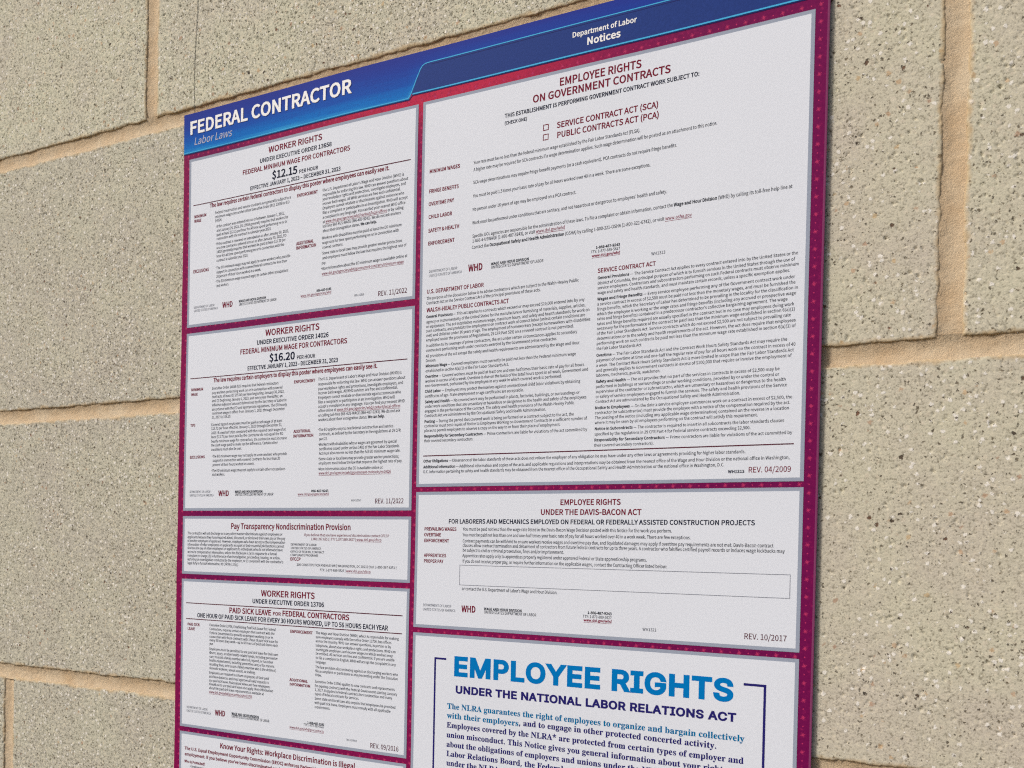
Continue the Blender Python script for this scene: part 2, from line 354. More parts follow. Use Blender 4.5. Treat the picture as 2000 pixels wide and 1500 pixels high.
# =====================================================================
# lettering: letter outlines (cap height = 500 units), "advance;contour|contour"
# =====================================================================
SANS = '''
  153;
A 415;3,0 66,0 115,153 297,153 345,0 412,0 242,500 172,500|130,203 155,280 205,449 207,449 258,280 282,203
B 448;69,0 228,0 327,16 393,65 417,147 404,205 369,245 316,266 316,269 370,311 389,378 367,449 306,488 217,500 69,500|132,288 132,450 209,450 274,442 314,417 327,370 315,326 276,298 206,288|132,50 132,239 219,239 293,229 340,200 355,149 339,93 293,61 219,50
C 435;257,-9 343,10 411,63 376,103 324,61 260,46 177,72 123,142 104,252 124,360 179,429 262,454 319,441 364,407 398,447 342,490 261,509 147,478 69,389 40,250 68,110 145,22
D 469;69,0 196,0 324,30 402,116 429,252 402,387 323,471 194,500 69,500|132,52 132,449 188,449 286,426 345,359 364,252 345,144 286,76 188,52
E 402;69,0 364,0 364,54 132,54 132,236 321,236 321,290 132,290 132,447 357,447 357,500 69,500
F 377;69,0 132,0 132,224 323,224 323,278 132,278 132,447 357,447 357,500 69,500
G 470;265,-9 355,8 420,49 420,259 255,259 255,207 362,207 362,76 322,54 271,46 181,72 124,142 104,252 125,360 183,429 271,454 334,440 379,407 413,447 356,489 269,509 151,478 70,389 40,250 69,110 148,22
H 497;69,0 132,0 132,236 365,236 365,0 428,0 428,500 365,500 365,291 132,291 132,500 69,500
I 200;69,0 132,0 132,500 69,500
J 365;162,-9 241,12 285,68 299,147 299,500 236,500 236,153 227,92 200,57 156,46 107,60 69,103 24,70 80,11
K 441;69,0 132,0 132,158 218,261 368,0 438,0 257,310 414,500 342,500 133,249 132,249 132,500 69,500
L 370;69,0 351,0 351,54 132,54 132,500 69,500
M 554;69,0 126,0 126,277 117,424 120,424 160,310 255,50 297,50 392,310 432,424 435,424 426,277 426,0 485,0 485,500 409,500 314,233 279,128 276,128 240,233 145,500 69,500
N 493;69,0 128,0 128,263 121,419 123,419 177,316 359,0 424,0 424,500 364,500 364,240 373,82 370,82 316,185 133,500 69,500
O 506;253,-9 364,23 439,113 467,252 439,390 364,478 253,509 142,478 67,390 40,252 67,113 142,23|253,46 174,72 123,143 104,252 123,360 174,429 253,454 332,429 383,360 402,252 383,143 332,72
P 432;69,0 132,0 132,199 214,199 311,216 375,266 398,353 375,440 310,486 211,500 69,500|132,250 132,449 203,449 277,440 321,411 336,353 322,295 279,261 206,250
R 433;132,263 132,449 216,449 282,440 323,412 337,360 323,306 282,273 216,263|343,0 414,0 287,219 346,245 386,292 400,360 377,442 316,487 225,500 69,500 69,0 132,0 132,212 222,212
S 407;207,-9 298,10 356,61 377,133 363,195 327,237 274,267 203,297 147,327 120,381 146,434 214,454 276,441 327,407 360,447 296,492 214,509 132,492 77,445 56,377 72,315 111,274 158,248 229,217 289,184 313,128 301,85 265,57 208,46 133,63 70,108 33,65 110,11
T 409;173,0 236,0 236,447 387,447 387,500 21,500 21,447 173,447
U 492;246,-9 338,11 402,79 426,206 426,500 365,500 365,205 349,110 306,61 246,46 187,61 145,110 130,205 130,500 67,500 67,206 91,79 154,11
V 392;160,0 233,0 392,500 328,500 248,229 199,64 196,64 148,229 67,500 1,500
W 599;123,0 198,0 273,302 298,415 301,415 325,302 401,0 477,0 580,500 520,500 467,228 439,65 435,65 400,228 330,500 272,500 203,228 168,65 165,65 135,228 83,500 18,500
X 391;12,0 78,0 150,135 190,216 193,216 236,135 310,0 380,0 233,255 370,500 304,500 237,372 201,299 198,299 159,372 91,500 21,500 158,259
Y 362;149,0 212,0 212,194 363,500 297,500 233,359 183,249 180,249 131,359 66,500 -1,500 149,194
a 384;148,-9 213,7 271,44 273,44 278,0 329,0 329,228 316,308 275,361 201,380 119,364 56,332 80,289 130,316 191,328 238,314 261,280 267,235 138,209 64,164 40,96 54,39 92,4|166,42 119,55 100,100 116,142 169,173 267,193 267,90 216,54
b 422;226,-9 305,15 364,83 387,191 370,291 320,356 239,380 178,365 123,328 126,394 126,543 63,543 63,0 113,0 118,38 121,38 172,4|216,44 173,52 126,82 126,277 176,314 224,327 281,310 312,263 322,190 308,112 270,61
c 348;209,-9 273,4 329,38 302,80 262,54 214,43 154,61 114,110 100,185 115,260 156,309 216,327 256,319 290,295 321,336 276,367 214,380 125,357 60,290 35,185 59,80 120,14
d 423;189,-9 251,7 302,44 304,44 309,0 360,0 360,543 297,543 297,400 301,337 253,368 196,380 117,356 59,289 36,185 55,80 108,14|203,44 147,61 112,109 100,186 115,260 153,309 207,327 252,318 297,289 297,94 251,56
e 378;213,-9 280,2 334,29 312,70 269,49 220,41 157,57 115,102 97,171 347,171 349,206 332,298 282,358 201,380 121,356 60,289 35,185 59,80 123,14|96,215 115,277 153,317 203,330 252,317 284,278 295,215
f 222;23,320 73,320 73,0 135,0 135,320 214,320 214,370 135,370 135,429 148,483 188,502 229,492 243,540 181,552 120,537 85,495 73,430 73,370 23,367
g 385;188,-171 287,-153 352,-106 375,-42 361,8 318,37 246,46 173,46 122,57 108,86 115,111 132,130 187,117 256,133 304,178 323,246 314,290 293,323 368,323 368,370 239,370 187,380 118,364 68,318 48,248 63,188 97,148 97,145 69,117 56,76 65,39 89,16 89,12 49,-26 35,-72 54,-125 108,-159|187,160 132,183 108,248 132,311 187,334 243,311 266,248 243,183|196,-128 118,-110 89,-63 98,-31 127,0 175,-5 239,-5 295,-16 314,-53 282,-104
h 414;63,0 126,0 126,269 175,311 226,325 267,315 289,283 297,226 297,0 359,0 359,235 347,314 309,363 246,380 178,362 123,318 126,394 126,543 63,543
i 188;63,0 126,0 126,370 63,370|94,447 124,458 136,488 124,517 94,529 64,517 53,488 64,458
j 188;24,-165 83,-150 116,-108 126,-42 126,370 63,370 63,-42 54,-96 18,-115 -18,-108 -30,-156|94,447 124,458 136,488 124,517 94,529 64,517 53,488 64,458
k 377;63,0 124,0 124,98 194,179 302,0 370,0 230,221 353,370 284,370 127,175 124,175 124,543 63,543
l 194;128,-9 164,-3 156,44 143,43 130,49 126,70 126,543 63,543 63,74 78,13
m 632;63,0 126,0 126,269 174,311 218,325 257,315 280,283 287,226 287,0 349,0 349,269 398,311 443,325 481,315 504,283 512,226 512,0 574,0 574,235 561,314 524,363 462,380 398,360 339,309 304,361 237,380 175,362 121,317 120,317 114,370 63,370
n 416;63,0 126,0 126,269 175,311 226,325 267,315 289,283 297,226 297,0 359,0 359,235 347,314 309,363 246,380 178,362 121,317 120,317 114,370 63,370
o 413;207,-9 291,14 354,80 378,185 354,290 291,357 207,380 122,357 60,290 35,185 60,80 122,14|207,43 150,61 113,110 100,185 113,260 150,309 207,327 263,309 301,260 314,185 301,110 263,61
p 423;63,-156 126,-156 126,-31 123,34 175,2 226,-9 305,15 364,83 387,191 370,291 320,356 239,380 177,364 121,327 120,327 114,370 63,370|216,44 174,52 126,82 126,277 176,314 224,327 281,310 312,263 322,190 308,112 270,61
q 423;297,-156 360,-156 360,370 310,370 304,336 303,336 254,369 196,380 117,356 59,289 36,185 55,80 108,14 189,-9 250,6 301,43 297,-25|203,44 147,61 112,109 100,186 115,260 153,309 207,327 252,318 297,289 297,94 251,56
r 265;63,0 126,0 126,238 170,305 218,324 254,318 266,372 226,380 168,359 121,303 120,303 114,370 63,370
s 319;160,-9 233,6 279,46 294,101 277,157 235,191 181,214 126,238 102,278 118,316 171,332 215,322 254,299 284,338 234,367 170,380 101,366 57,328 42,275 59,223 99,190 150,168 208,141 235,98 217,57 162,40 102,52 52,84 22,42 84,6
t 257;179,-9 248,5 235,52 193,42 148,60 136,113 136,320 237,320 237,370 136,370 136,475 84,475 77,370 18,367 18,320 74,320 74,115 83,50 117,7
u 414;171,-9 238,9 293,58 295,58 300,0 352,0 352,370 290,370 290,108 241,60 190,45 150,55 127,87 120,143 120,370 57,370 57,136 69,56 107,8
v 355;143,0 216,0 347,370 285,370 215,160 181,50 177,50 143,160 74,370 9,370
w 547;121,0 194,0 246,198 271,306 275,306 300,200 353,0 429,0 529,370 469,370 415,156 393,53 389,53 364,156 306,370 245,370 187,156 162,53 159,53 137,156 82,370 18,370
x 340;10,0 76,0 126,87 163,153 166,153 207,87 261,0 329,0 207,187 320,370 255,370 209,289 177,227 173,227 137,289 87,370 20,370 132,193
y 355;69,-160 132,-142 176,-97 207,-31 347,370 286,370 219,165 189,60 186,60 149,165 74,370 9,370 158,-1 149,-29 117,-86 66,-108 38,-102 25,-152
z 324;24,0 304,0 304,50 102,50 298,337 298,370 45,370 45,320 219,320 24,33
0 379;190,-9 272,20 326,107 345,252 326,395 272,481 190,509 107,481 53,395 34,252 53,107 107,20|190,42 140,63 106,132 94,252 106,371 140,438 190,460 240,438 273,371 285,252 273,132 240,63
1 379;60,0 334,0 334,52 234,52 234,500 186,500 83,465 83,425 172,425 172,52 60,52
2 379;30,0 344,0 344,54 206,54 124,49 227,157 296,261 321,362 303,440 252,491 175,509 92,489 27,436 63,400 110,442 167,458 219,445 249,411 259,359 235,268 159,162 30,37
3 379;179,-9 261,8 319,57 340,134 326,194 288,237 235,261 235,264 299,308 323,384 304,452 253,494 177,509 100,492 38,450 72,410 119,445 175,458 237,437 260,379 247,331 203,297 121,284 121,236 213,224 262,189 277,136 264,86 228,54 175,43 103,60 52,100 20,60 83,12
4 379;232,0 291,0 291,138 357,138 357,188 291,188 291,500 222,500 14,179 14,138 232,138|232,188 78,188 192,358 233,432 235,432 232,341
5 379;179,-9 258,11 319,69 342,162 322,253 267,305 192,322 117,302 130,447 318,447 318,500 75,500 59,267 92,246 132,267 175,275 230,261 266,222 279,161 265,98 227,57 173,43 100,60 50,98 18,57 82,12
6 379;205,-9 277,12 329,68 349,153 332,241 284,293 210,310 150,294 97,250 116,373 162,438 226,458 269,447 305,420 340,458 291,495 223,509 132,482 65,396 38,239 60,101 120,19|98,201 150,250 200,264 250,250 280,212 290,153 279,94 248,54 205,40 151,59 115,113
7 379;135,0 200,0 215,174 258,319 347,462 347,500 33,500 33,447 276,447 198,312 154,170
8 379;191,-9 273,8 327,54 347,120 322,202 263,252 263,255 307,304 329,376 313,444 266,491 192,508 122,491 74,447 55,381 75,313 123,265 123,263 60,209 31,124 52,55 108,8|225,271 169,297 128,331 112,381 134,439 192,461 254,435 276,372 263,319|192,38 138,50 101,82 87,130 106,194 156,243 221,214 269,177 288,122 262,61
9 379;160,-9 249,19 315,109 342,271 319,404 260,483 173,509 102,488 50,432 30,347 47,260 95,207 168,190 230,206 283,250 263,128 218,62 158,43 112,53 74,81 40,42 90,6|282,303 230,252 178,236 128,250 99,288 89,347 100,407 130,446 174,460 229,442 265,389
$ 379;170,-84 215,-84 215,-7 278,16 318,61 333,126 278,237 175,293 119,370 140,423 196,443 248,432 289,400 323,437 276,475 215,494 215,570 170,570 170,493 112,471 73,428 59,366 115,265 217,207 272,121 250,64 186,43 122,58 69,93 40,50 98,12 170,-8
. 190;95,-9 127,4 140,38 127,73 95,86 63,73 50,38 63,4
, 190;51,-130 124,-73 151,13 137,67 98,86 65,74 51,42 65,10 97,-1 104,-1 86,-55 36,-93
: 190;95,266 127,279 140,314 127,348 95,362 63,348 50,314 63,279|95,-9 127,4 140,38 127,73 95,86 63,73 50,38 63,4
; 190;95,266 127,279 140,314 127,348 95,362 63,348 50,314 63,279|51,-130 124,-73 151,13 137,67 98,86 65,74 51,42 65,10 97,-1 104,-1 86,-55 36,-93
- 237;31,167 206,167 206,215 31,215
– 366;31,171 334,171 334,213 31,213
— 610;31,171 578,171 578,213 31,213
( 231;163,-134 201,-117 136,41 115,212 136,383 201,540 163,558 89,397 63,212 89,27
) 231;68,-134 141,27 168,212 141,397 68,558 29,540 95,383 117,212 95,41 29,-117
/ 267;8,-122 53,-122 257,542 212,542
& 464;177,-9 256,7 321,48 380,12 436,-9 452,43 359,91 410,175 446,269 388,269 359,190 318,122 249,188 191,263 245,304 287,352 304,411 292,462 258,496 205,509 145,493 105,451 91,392 99,335 123,274 55,214 25,130 44,58 97,9|280,81 234,52 184,41 134,52 98,84 85,133 104,186 149,231 209,152|168,304 144,392 161,444 206,465 242,448 253,409 228,352
? 323;121,151 177,151 200,240 256,313 287,398 271,463 227,505 160,520 86,502 29,457 65,424 105,456 153,468 208,446 226,394 196,321 141,249|151,-9 183,4 196,38 183,73 151,86 119,73 106,38 119,4
\' 190;75,329 114,329 126,456 127,526 61,526 63,456
• 682;341,332 290,310 269,259 290,208 341,187 392,208 413,259 392,310
| 184;70,-190 114,-190 114,572 70,572
* 319;105,321 160,386 213,321 243,342 199,414 274,445 262,480 184,461 177,543 141,543 134,460 56,480 44,445 118,414 75,342
'''
SERIF = '''
  192;
A 479;-10,0 -10,20 10,23 26,33 54,82 226,512 246,511 422,95 451,38 466,24 487,20 487,0 251,0 251,20 296,27 311,50 299,89 277,145 114,145 86,77 83,65 82,53 95,28 136,20 140,20 140,0|125,176 265,176 194,350
B 486;18,0 18,19 49,24 69,35 79,56 82,90 82,405 76,453 56,475 17,482 17,500 242,500 349,487 414,449 435,385 422,332 382,294 315,271 395,245 443,203 459,145 446,84 407,38 345,9 261,0|200,277 206,277 257,282 289,299 307,330 313,379 308,423 296,453 273,471 237,476 217,474 206,466 200,429|243,27 284,33 311,54 325,89 330,141 324,193 304,228 269,247 217,254 200,254 200,72 209,37 222,29
C 514;282,-12 212,-3 151,22 100,62 61,115 37,178 29,251 37,322 62,385 101,438 152,478 214,503 285,511 339,504 403,483 426,478 448,486 460,511 479,511 479,338 461,338 431,400 391,447 344,477 291,487 217,460 173,381 158,249 174,125 223,51 305,26 349,32 393,49 434,78 471,117 491,97 434,37 364,0
D 544;22,0 22,19 51,23 69,32 78,51 81,82 81,411 78,447 67,468 47,478 16,482 16,500 243,500 325,493 392,471 445,435 483,386 506,324 514,250 485,111 397,28 251,0|244,27 288,33 324,51 351,82 376,152 385,251 369,376 323,451 245,476 222,473 208,465 200,423 200,79 208,37 222,29
E 485;15,0 15,18 48,22 69,32 79,53 83,86 83,405 79,444 68,467 48,478 18,482 18,500 438,500 438,351 421,351 405,409 374,446 324,466 254,473 219,470 204,458 201,426 201,270 212,270 255,276 285,295 304,329 316,379 334,379 334,130 316,130 300,199 285,220 264,234 204,244 201,244 201,74 203,51 211,38 253,30 303,33 344,42 378,58 407,82 431,115 451,157 472,157 442,0
F 444;17,0 17,19 49,25 69,37 79,58 82,92 82,412 78,445 67,465 47,475 15,482 15,500 432,500 432,351 414,351 405,392 390,423 369,446 340,462 302,471 252,473 219,472 204,462 200,437 200,271 209,271 251,278 281,297 301,330 312,381 332,381 332,130 313,130 301,185 282,220 251,239 207,246 200,246 200,88 206,47 215,34 230,26 282,19 282,0
G 558;294,-11 220,-3 155,21 103,60 63,113 38,177 30,251 38,324 63,386 102,438 153,478 214,503 282,511 342,504 406,484 426,479 445,486 460,511 480,511 480,338 461,338 443,380 420,416 392,446 361,468 328,482 294,487 219,460 175,382 160,250 169,148 198,74 226,41 261,21 302,14 338,18 360,30 372,50 376,78 376,140 372,169 361,187 339,196 302,200 302,218 549,218 549,200 519,196 501,187 493,170 490,141 490,32 393,0
H 574;17,0 17,19 49,24 69,35 79,55 82,88 82,416 78,446 68,465 49,476 18,482 18,500 265,500 265,482 224,474 205,456 200,416 200,275 375,275 375,416 371,456 352,474 310,482 310,500 557,500 557,482 525,476 506,466 496,447 493,416 493,88 497,57 506,36 525,24 557,19 557,0 310,0 310,19 341,24 361,34 372,54 375,88 375,243 200,243 200,88 203,55 213,35 233,24 265,19 265,0
I 286;15,0 15,19 46,25 67,35 79,53 83,83 83,425 79,453 69,469 49,478 15,482 15,500 268,500 268,482 236,478 215,469 204,453 201,425 201,85 206,49 226,29 270,19 270,0
J 363;119,-72 86,-68 56,-59 32,-44 13,-24 0,-1 -4,25 0,49 12,67 29,78 49,82 70,78 87,68 98,51 102,30 93,-1 84,-21 92,-39 115,-44 138,-40 152,-27 162,24 162,403 156,449 148,463 134,472 87,482 87,500 345,500 345,482 304,473 292,464 285,451 280,403 280,97 262,4 209,-53
K 560;18,0 18,19 50,24 69,35 79,55 83,88 83,416 79,446 69,466 50,477 18,482 18,500 266,500 266,482 225,474 206,456 201,416 201,257 353,410 375,437 383,459 367,476 319,482 319,500 533,500 533,482 524,482 456,460 378,396 297,313 509,51 535,27 570,19 570,0 308,0 308,19 336,20 353,23 367,38 347,72 219,235 201,218 201,88 204,55 214,35 234,24 266,19 266,0
L 468;17,0 17,19 49,24 69,35 79,55 82,88 82,416 78,447 68,466 49,477 18,482 18,500 274,500 274,482 229,476 215,469 206,457 200,416 200,91 204,52 219,34 257,30 305,34 346,44 379,61 406,87 429,123 449,170 469,170 441,0
N 542;442,-12 117,384 117,86 120,54 130,34 150,24 183,19 183,0 20,0 20,19 59,25 78,45 83,86 83,426 40,476 20,482 20,500 172,500 429,185 429,414 424,455 405,474 364,482 364,500 527,500 527,482 495,477 476,466 466,446 463,414 463,-12
O 577;286,-12 234,-7 185,8 142,32 104,63 73,102 49,147 35,197 30,250 35,303 49,353 73,397 104,436 142,468 187,492 237,507 291,512 344,507 392,492 436,469 473,438 504,399 528,355 542,305 547,250 542,197 528,147 504,102 473,63 434,32 390,8 340,-7|291,13 361,40 403,118 417,250 408,352 382,427 340,472 285,487 215,460 173,382 159,250 168,148 195,74 236,28
P 459;17,0 17,19 49,24 69,35 79,55 82,88 82,416 78,446 68,465 49,476 18,482 18,500 235,500 315,496 369,483 402,463 428,437 444,403 449,364 437,308 403,264 345,235 265,226 200,226 200,88 203,55 213,35 233,24 265,19 265,0|200,252 221,252 268,258 298,277 315,311 321,361 316,411 302,446 276,467 237,473 208,465 200,437
R 519;17,0 17,19 49,24 69,35 79,55 82,88 82,416 78,446 68,465 49,476 18,482 18,500 238,500 335,492 403,468 444,426 458,367 446,313 408,273 346,246 474,55 497,28 525,19 527,19 527,0 372,0 221,233 200,233 200,88 203,55 213,35 233,24 265,19 265,0|200,257 223,257 273,263 307,284 327,318 333,369 324,427 295,462 246,473 222,471 208,464 200,423
S 428;47,-12 47,173 69,173 91,103 122,55 164,26 216,16 254,22 282,39 300,66 306,98 291,142 247,176 178,209 123,242 84,277 62,317 55,364 59,406 74,442 97,471 126,493 162,507 203,512 252,507 310,492 320,489 329,488 344,494 352,512 372,512 372,350 354,350 341,389 322,423 299,450 272,471 243,484 213,488 179,483 153,468 137,446 131,417 136,391 150,369 207,333 278,299 348,256 370,232 384,206 395,146 389,102 372,63 345,32 308,8 263,-6 211,-11 174,-8 138,1 108,10 93,13 76,8 67,-12
T 465;101,0 101,19 135,23 156,34 167,55 171,88 171,476 164,476 112,467 72,443 45,403 32,349 12,349 12,500 451,500 451,348 432,348 411,419 366,461 295,476 289,476 289,88 293,54 303,33 325,23 360,19 360,0
U 541;272,-14 185,-3 125,31 92,89 80,170 80,416 77,446 67,465 47,476 16,482 16,500 264,500 264,482 222,474 203,456 198,416 198,153 205,97 223,56 255,32 302,24 373,41 416,91 431,175 431,415 427,446 417,465 396,476 361,482 361,500 521,500 521,482 492,475 475,463 467,444 464,415 464,199 452,101 417,35 357,-2
W 671;187,-12 35,431 17,469 3,478 -17,482 -17,500 198,500 198,482 164,474 157,465 154,451 162,409 245,168 330,387 314,438 305,459 294,472 251,482 251,500 482,500 482,482 444,474 431,452 438,424 521,182 594,406 603,446 600,462 591,473 552,482 552,500 685,500 685,482 666,475 653,462 631,417 490,-12 470,-12 347,339 209,-12
Y 468;111,0 111,19 143,24 163,35 173,55 176,88 176,196 51,425 32,455 15,471 1,478 -15,481 -15,500 227,500 227,481 215,481 183,475 171,457 180,430 273,248 366,402 383,448 369,473 327,481 324,481 324,500 482,500 482,481 449,466 420,430 294,223 294,88 298,55 308,35 327,24 360,19 360,0
a 378;279,-11 248,-6 228,11 220,38 166,2 105,-10 70,-4 44,13 28,38 22,69 34,114 70,149 131,180 218,209 218,265 215,292 205,310 188,321 162,324 126,319 114,301 125,282 135,254 131,236 121,222 104,212 85,209 64,213 49,223 39,239 36,260 41,284 54,306 76,324 104,338 138,347 178,350 245,342 289,321 313,284 322,231 322,69 324,44 334,38 352,46 361,30 323,-1|166,37 191,45 218,69 218,186 169,166 140,135 130,92 139,51
b 396;47,-13 47,426 40,471 9,482 9,500 152,500 152,306 193,339 243,350 279,344 312,328 338,303 358,269 371,229 375,182 370,129 354,83 329,44 296,14 256,-5 211,-11 162,-1 115,31 58,-13|201,15 234,25 254,54 265,104 269,176 265,234 254,275 233,300 202,308 170,296 158,283 152,265 152,75 157,42 174,22
c 322;171,-11 131,-5 95,12 65,39 41,74 26,117 21,164 27,215 44,260 70,297 105,326 146,344 192,350 239,345 275,327 297,301 305,269 302,251 292,236 278,227 260,224 235,230 220,247 215,275 216,287 217,298 209,319 186,326 151,313 130,273 123,206 130,135 150,84 183,52 224,42 262,51 298,79 313,66 272,23 225,-2
d 406;153,-11 117,-5 85,11 59,38 38,73 26,115 21,162 26,215 39,261 61,298 89,326 123,344 160,350 207,339 245,308 245,440 242,460 233,472 193,482 193,500 350,500 350,83 357,45 368,36 388,30 388,12 323,6 245,-11 245,43 206,2|188,31 205,35 222,45 236,62 245,83 245,265 239,282 226,296 191,308 162,300 143,274 133,230 129,168 132,107 142,64 160,39
e 330;169,-11 129,-5 93,11 63,39 41,75 26,120 21,173 26,221 41,264 65,300 96,327 132,344 173,350 229,339 273,308 301,257 310,190 310,182 128,182 139,107 169,62 219,46 260,58 296,94 313,80 273,29 225,-1|128,211 221,211 221,236 212,304 199,321 177,326 150,315 133,280 128,223
f 235;16,0 16,18 44,24 55,38 58,80 58,304 18,304 18,341 58,341 58,388 66,440 93,478 135,502 191,510 232,505 263,489 283,466 289,439 286,418 277,403 263,393 246,390 215,401 206,413 203,429 212,462 215,468 217,475 212,484 198,487 179,483 169,472 162,428 162,341 223,341 223,304 162,304 162,72 165,44 173,28 190,20 219,18 219,0
g 359;160,-154 97,-149 52,-133 25,-110 15,-82 30,-50 75,-28 38,-1 26,33 31,59 46,81 73,101 112,121 63,148 34,185 24,233 29,266 44,294 66,317 96,335 132,346 173,350 215,346 256,334 348,334 348,294 294,294 314,261 320,223 316,193 303,166 283,144 257,127 225,116 189,113 172,114 156,114 124,104 114,92 111,78 122,60 155,54 192,54 284,44 313,32 332,14 343,-10 347,-41 335,-88 299,-124 241,-147|173,136 195,142 209,160 217,190 219,232 217,274 209,303 195,320 173,326 151,320 136,303 128,274 125,232 128,190 136,160 151,142|176,-128 239,-121 277,-103 289,-72 285,-56 274,-45 225,-38 106,-38 87,-57 80,-80 86,-98 104,-114 133,-124
h 418;20,0 20,18 49,28 58,61 58,438 50,471 39,479 21,483 21,500 162,500 162,293 209,335 267,350 320,337 352,297 363,232 363,61 370,28 381,21 399,18 399,0 222,0 222,18 227,18 250,29 258,61 258,238 251,283 241,294 223,298 190,288 162,258 162,61 169,28 180,21 198,18 198,0
i 218;111,397 89,401 71,413 59,431 55,453 59,475 71,493 89,505 111,509 132,505 150,493 162,475 166,453 162,431 150,413 132,401|20,0 20,18 50,28 58,61 58,277 51,313 22,322 23,341 163,341 163,61 170,29 198,18 198,0
j 230;117,399 95,403 77,415 65,433 61,454 65,476 77,494 95,506 117,510 138,506 156,494 169,476 173,454 169,433 156,415 138,403|39,-154 -12,-144 -48,-116 -58,-97 -61,-77 -58,-58 -49,-44 -35,-35 -16,-32 16,-43 26,-56 29,-72 21,-96 12,-113 17,-124 34,-128 54,-124 64,-110 70,-59 70,274 61,312 48,320 24,323 24,341 175,341 175,-24 166,-80 139,-121 96,-146
k 394;19,0 19,18 50,28 58,61 58,437 52,472 41,479 22,482 23,500 162,500 162,185 249,272 263,290 268,305 258,318 229,322 226,322 226,341 379,341 379,322 338,312 302,285 244,229 380,38 395,23 413,18 413,0 232,0 232,18 238,18 256,22 263,35 254,54 178,162 162,147 162,61 169,29 198,18 198,0
l 219;20,0 20,18 50,28 58,61 58,437 52,471 41,479 22,482 22,500 163,500 163,61 170,29 198,18 198,0
m 608;20,0 20,18 49,28 58,61 58,278 50,312 39,320 21,323 21,341 161,341 161,291 207,335 260,350 304,343 334,322 352,287 400,334 459,350 511,337 543,297 553,232 553,61 560,28 571,21 588,18 588,0 414,0 414,18 432,21 442,29 450,61 450,238 443,283 433,294 414,298 384,289 356,260 356,61 363,29 374,21 391,18 391,0 219,0 219,18 236,21 247,29 254,61 254,238 248,283 237,294 219,298 187,288 161,258 161,61 167,29 178,21 195,18 195,0
n 418;20,0 20,18 49,28 58,61 58,278 50,312 39,320 21,323 21,341 162,341 162,294 209,336 267,350 320,337 352,297 363,232 363,61 370,28 381,21 399,18 399,0 222,0 222,18 227,18 250,29 258,61 258,238 251,283 241,294 223,298 190,288 162,258 162,61 169,28 180,21 198,18 198,0
o 369;185,-11 139,-5 99,13 66,40 41,77 26,120 21,169 26,218 41,262 66,299 99,326 139,344 184,350 230,344 269,327 302,299 327,263 343,219 348,169 343,119 327,75 302,39 270,12 230,-5|185,13 212,20 229,43 239,89 241,169 238,250 228,297 211,320 185,328 158,320 141,297 131,249 128,170 131,90 141,43 159,20
p 408;19,-153 19,-136 44,-129 55,-111 58,-70 58,267 51,311 21,324 21,341 157,341 157,288 182,323 214,343 253,350 290,345 322,327 348,300 368,265 380,223 384,176 380,125 367,79 347,41 320,13 287,-5 249,-11 201,1 162,35 162,-63 167,-108 183,-129 217,-135 217,-153|215,31 244,39 263,65 274,109 277,170 274,229 265,272 247,297 218,305 187,294 162,258 162,75 184,42
q 400;192,-153 192,-135 235,-125 243,-112 246,-91 246,32 205,0 156,-10 119,-5 86,11 59,37 39,70 26,111 22,158 27,211 44,257 69,296 102,326 142,344 187,350 236,340 282,309 339,352 351,352 351,-91 358,-125 370,-132 389,-135 389,-153|196,32 228,44 240,57 246,74 246,265 240,298 224,317 197,324 165,315 144,287 132,239 128,171 132,110 143,66 164,41
r 316;20,0 20,18 50,28 58,61 58,277 51,313 22,322 23,341 160,341 160,277 181,308 205,331 231,345 256,350 283,346 302,334 314,315 318,292 315,273 305,257 291,247 272,244 244,253 227,274 207,285 192,280 178,265 167,241 164,211 164,61 166,40 174,28 217,18 217,0
s 316;166,-11 133,-7 95,7 80,10 65,5 56,-10 39,-10 39,116 58,116 73,74 95,43 123,23 154,16 178,19 196,29 207,44 211,64 201,92 171,115 117,142 84,163 60,186 45,212 41,242 48,284 71,319 107,343 155,350 182,347 218,338 226,336 234,335 245,339 253,350 268,350 268,243 251,243 236,278 216,304 191,320 164,325 143,322 128,314 118,301 115,285 126,255 161,232 210,208 243,188 265,166 278,139 282,104 274,56 250,20 213,-3
t 251;136,-10 98,-5 72,11 58,39 53,78 53,306 22,306 22,329 97,405 142,465 159,465 159,341 228,341 228,306 159,306 159,90 164,56 172,47 184,44 208,54 226,82 244,72 217,26 181,-1
u 412;144,-11 100,-4 72,19 55,56 50,106 50,272 43,310 32,319 13,323 13,341 156,341 156,81 166,51 178,42 194,39 225,47 251,72 251,272 243,311 230,320 208,323 208,341 355,341 355,77 364,43 395,32 395,14 329,8 251,-11 251,44 230,21 204,4 175,-7
v 336;156,-11 42,272 24,309 13,318 -3,322 -3,341 180,341 180,323 171,323 149,318 142,303 143,294 203,134 259,277 265,299 254,317 223,323 223,341 335,341 335,324 317,317 305,306 285,267 176,-11
w 477;134,-11 18,291 7,312 -12,322 -12,341 152,341 152,322 131,317 125,303 127,292 131,277 183,139 232,258 221,292 208,317 184,324 184,341 355,341 355,322 332,317 324,303 325,295 327,288 369,155 420,281 425,302 417,317 391,324 391,341 489,341 489,324 466,312 452,283 334,-11 317,-11 245,216 153,-11
y 330;58,-154 32,-150 11,-137 -3,-117 -7,-92 -4,-74 5,-58 20,-47 39,-44 70,-54 79,-67 82,-83 81,-89 81,-96 84,-105 94,-108 108,-102 125,-81 142,-49 154,-5 40,275 27,302 17,316 -4,322 -5,322 -5,341 178,341 178,322 149,318 141,302 142,293 146,282 204,131 253,265 259,285 261,301 252,318 223,322 223,341 329,341 329,322 315,319 304,308 285,266 178,-27 142,-105 124,-129 105,-143
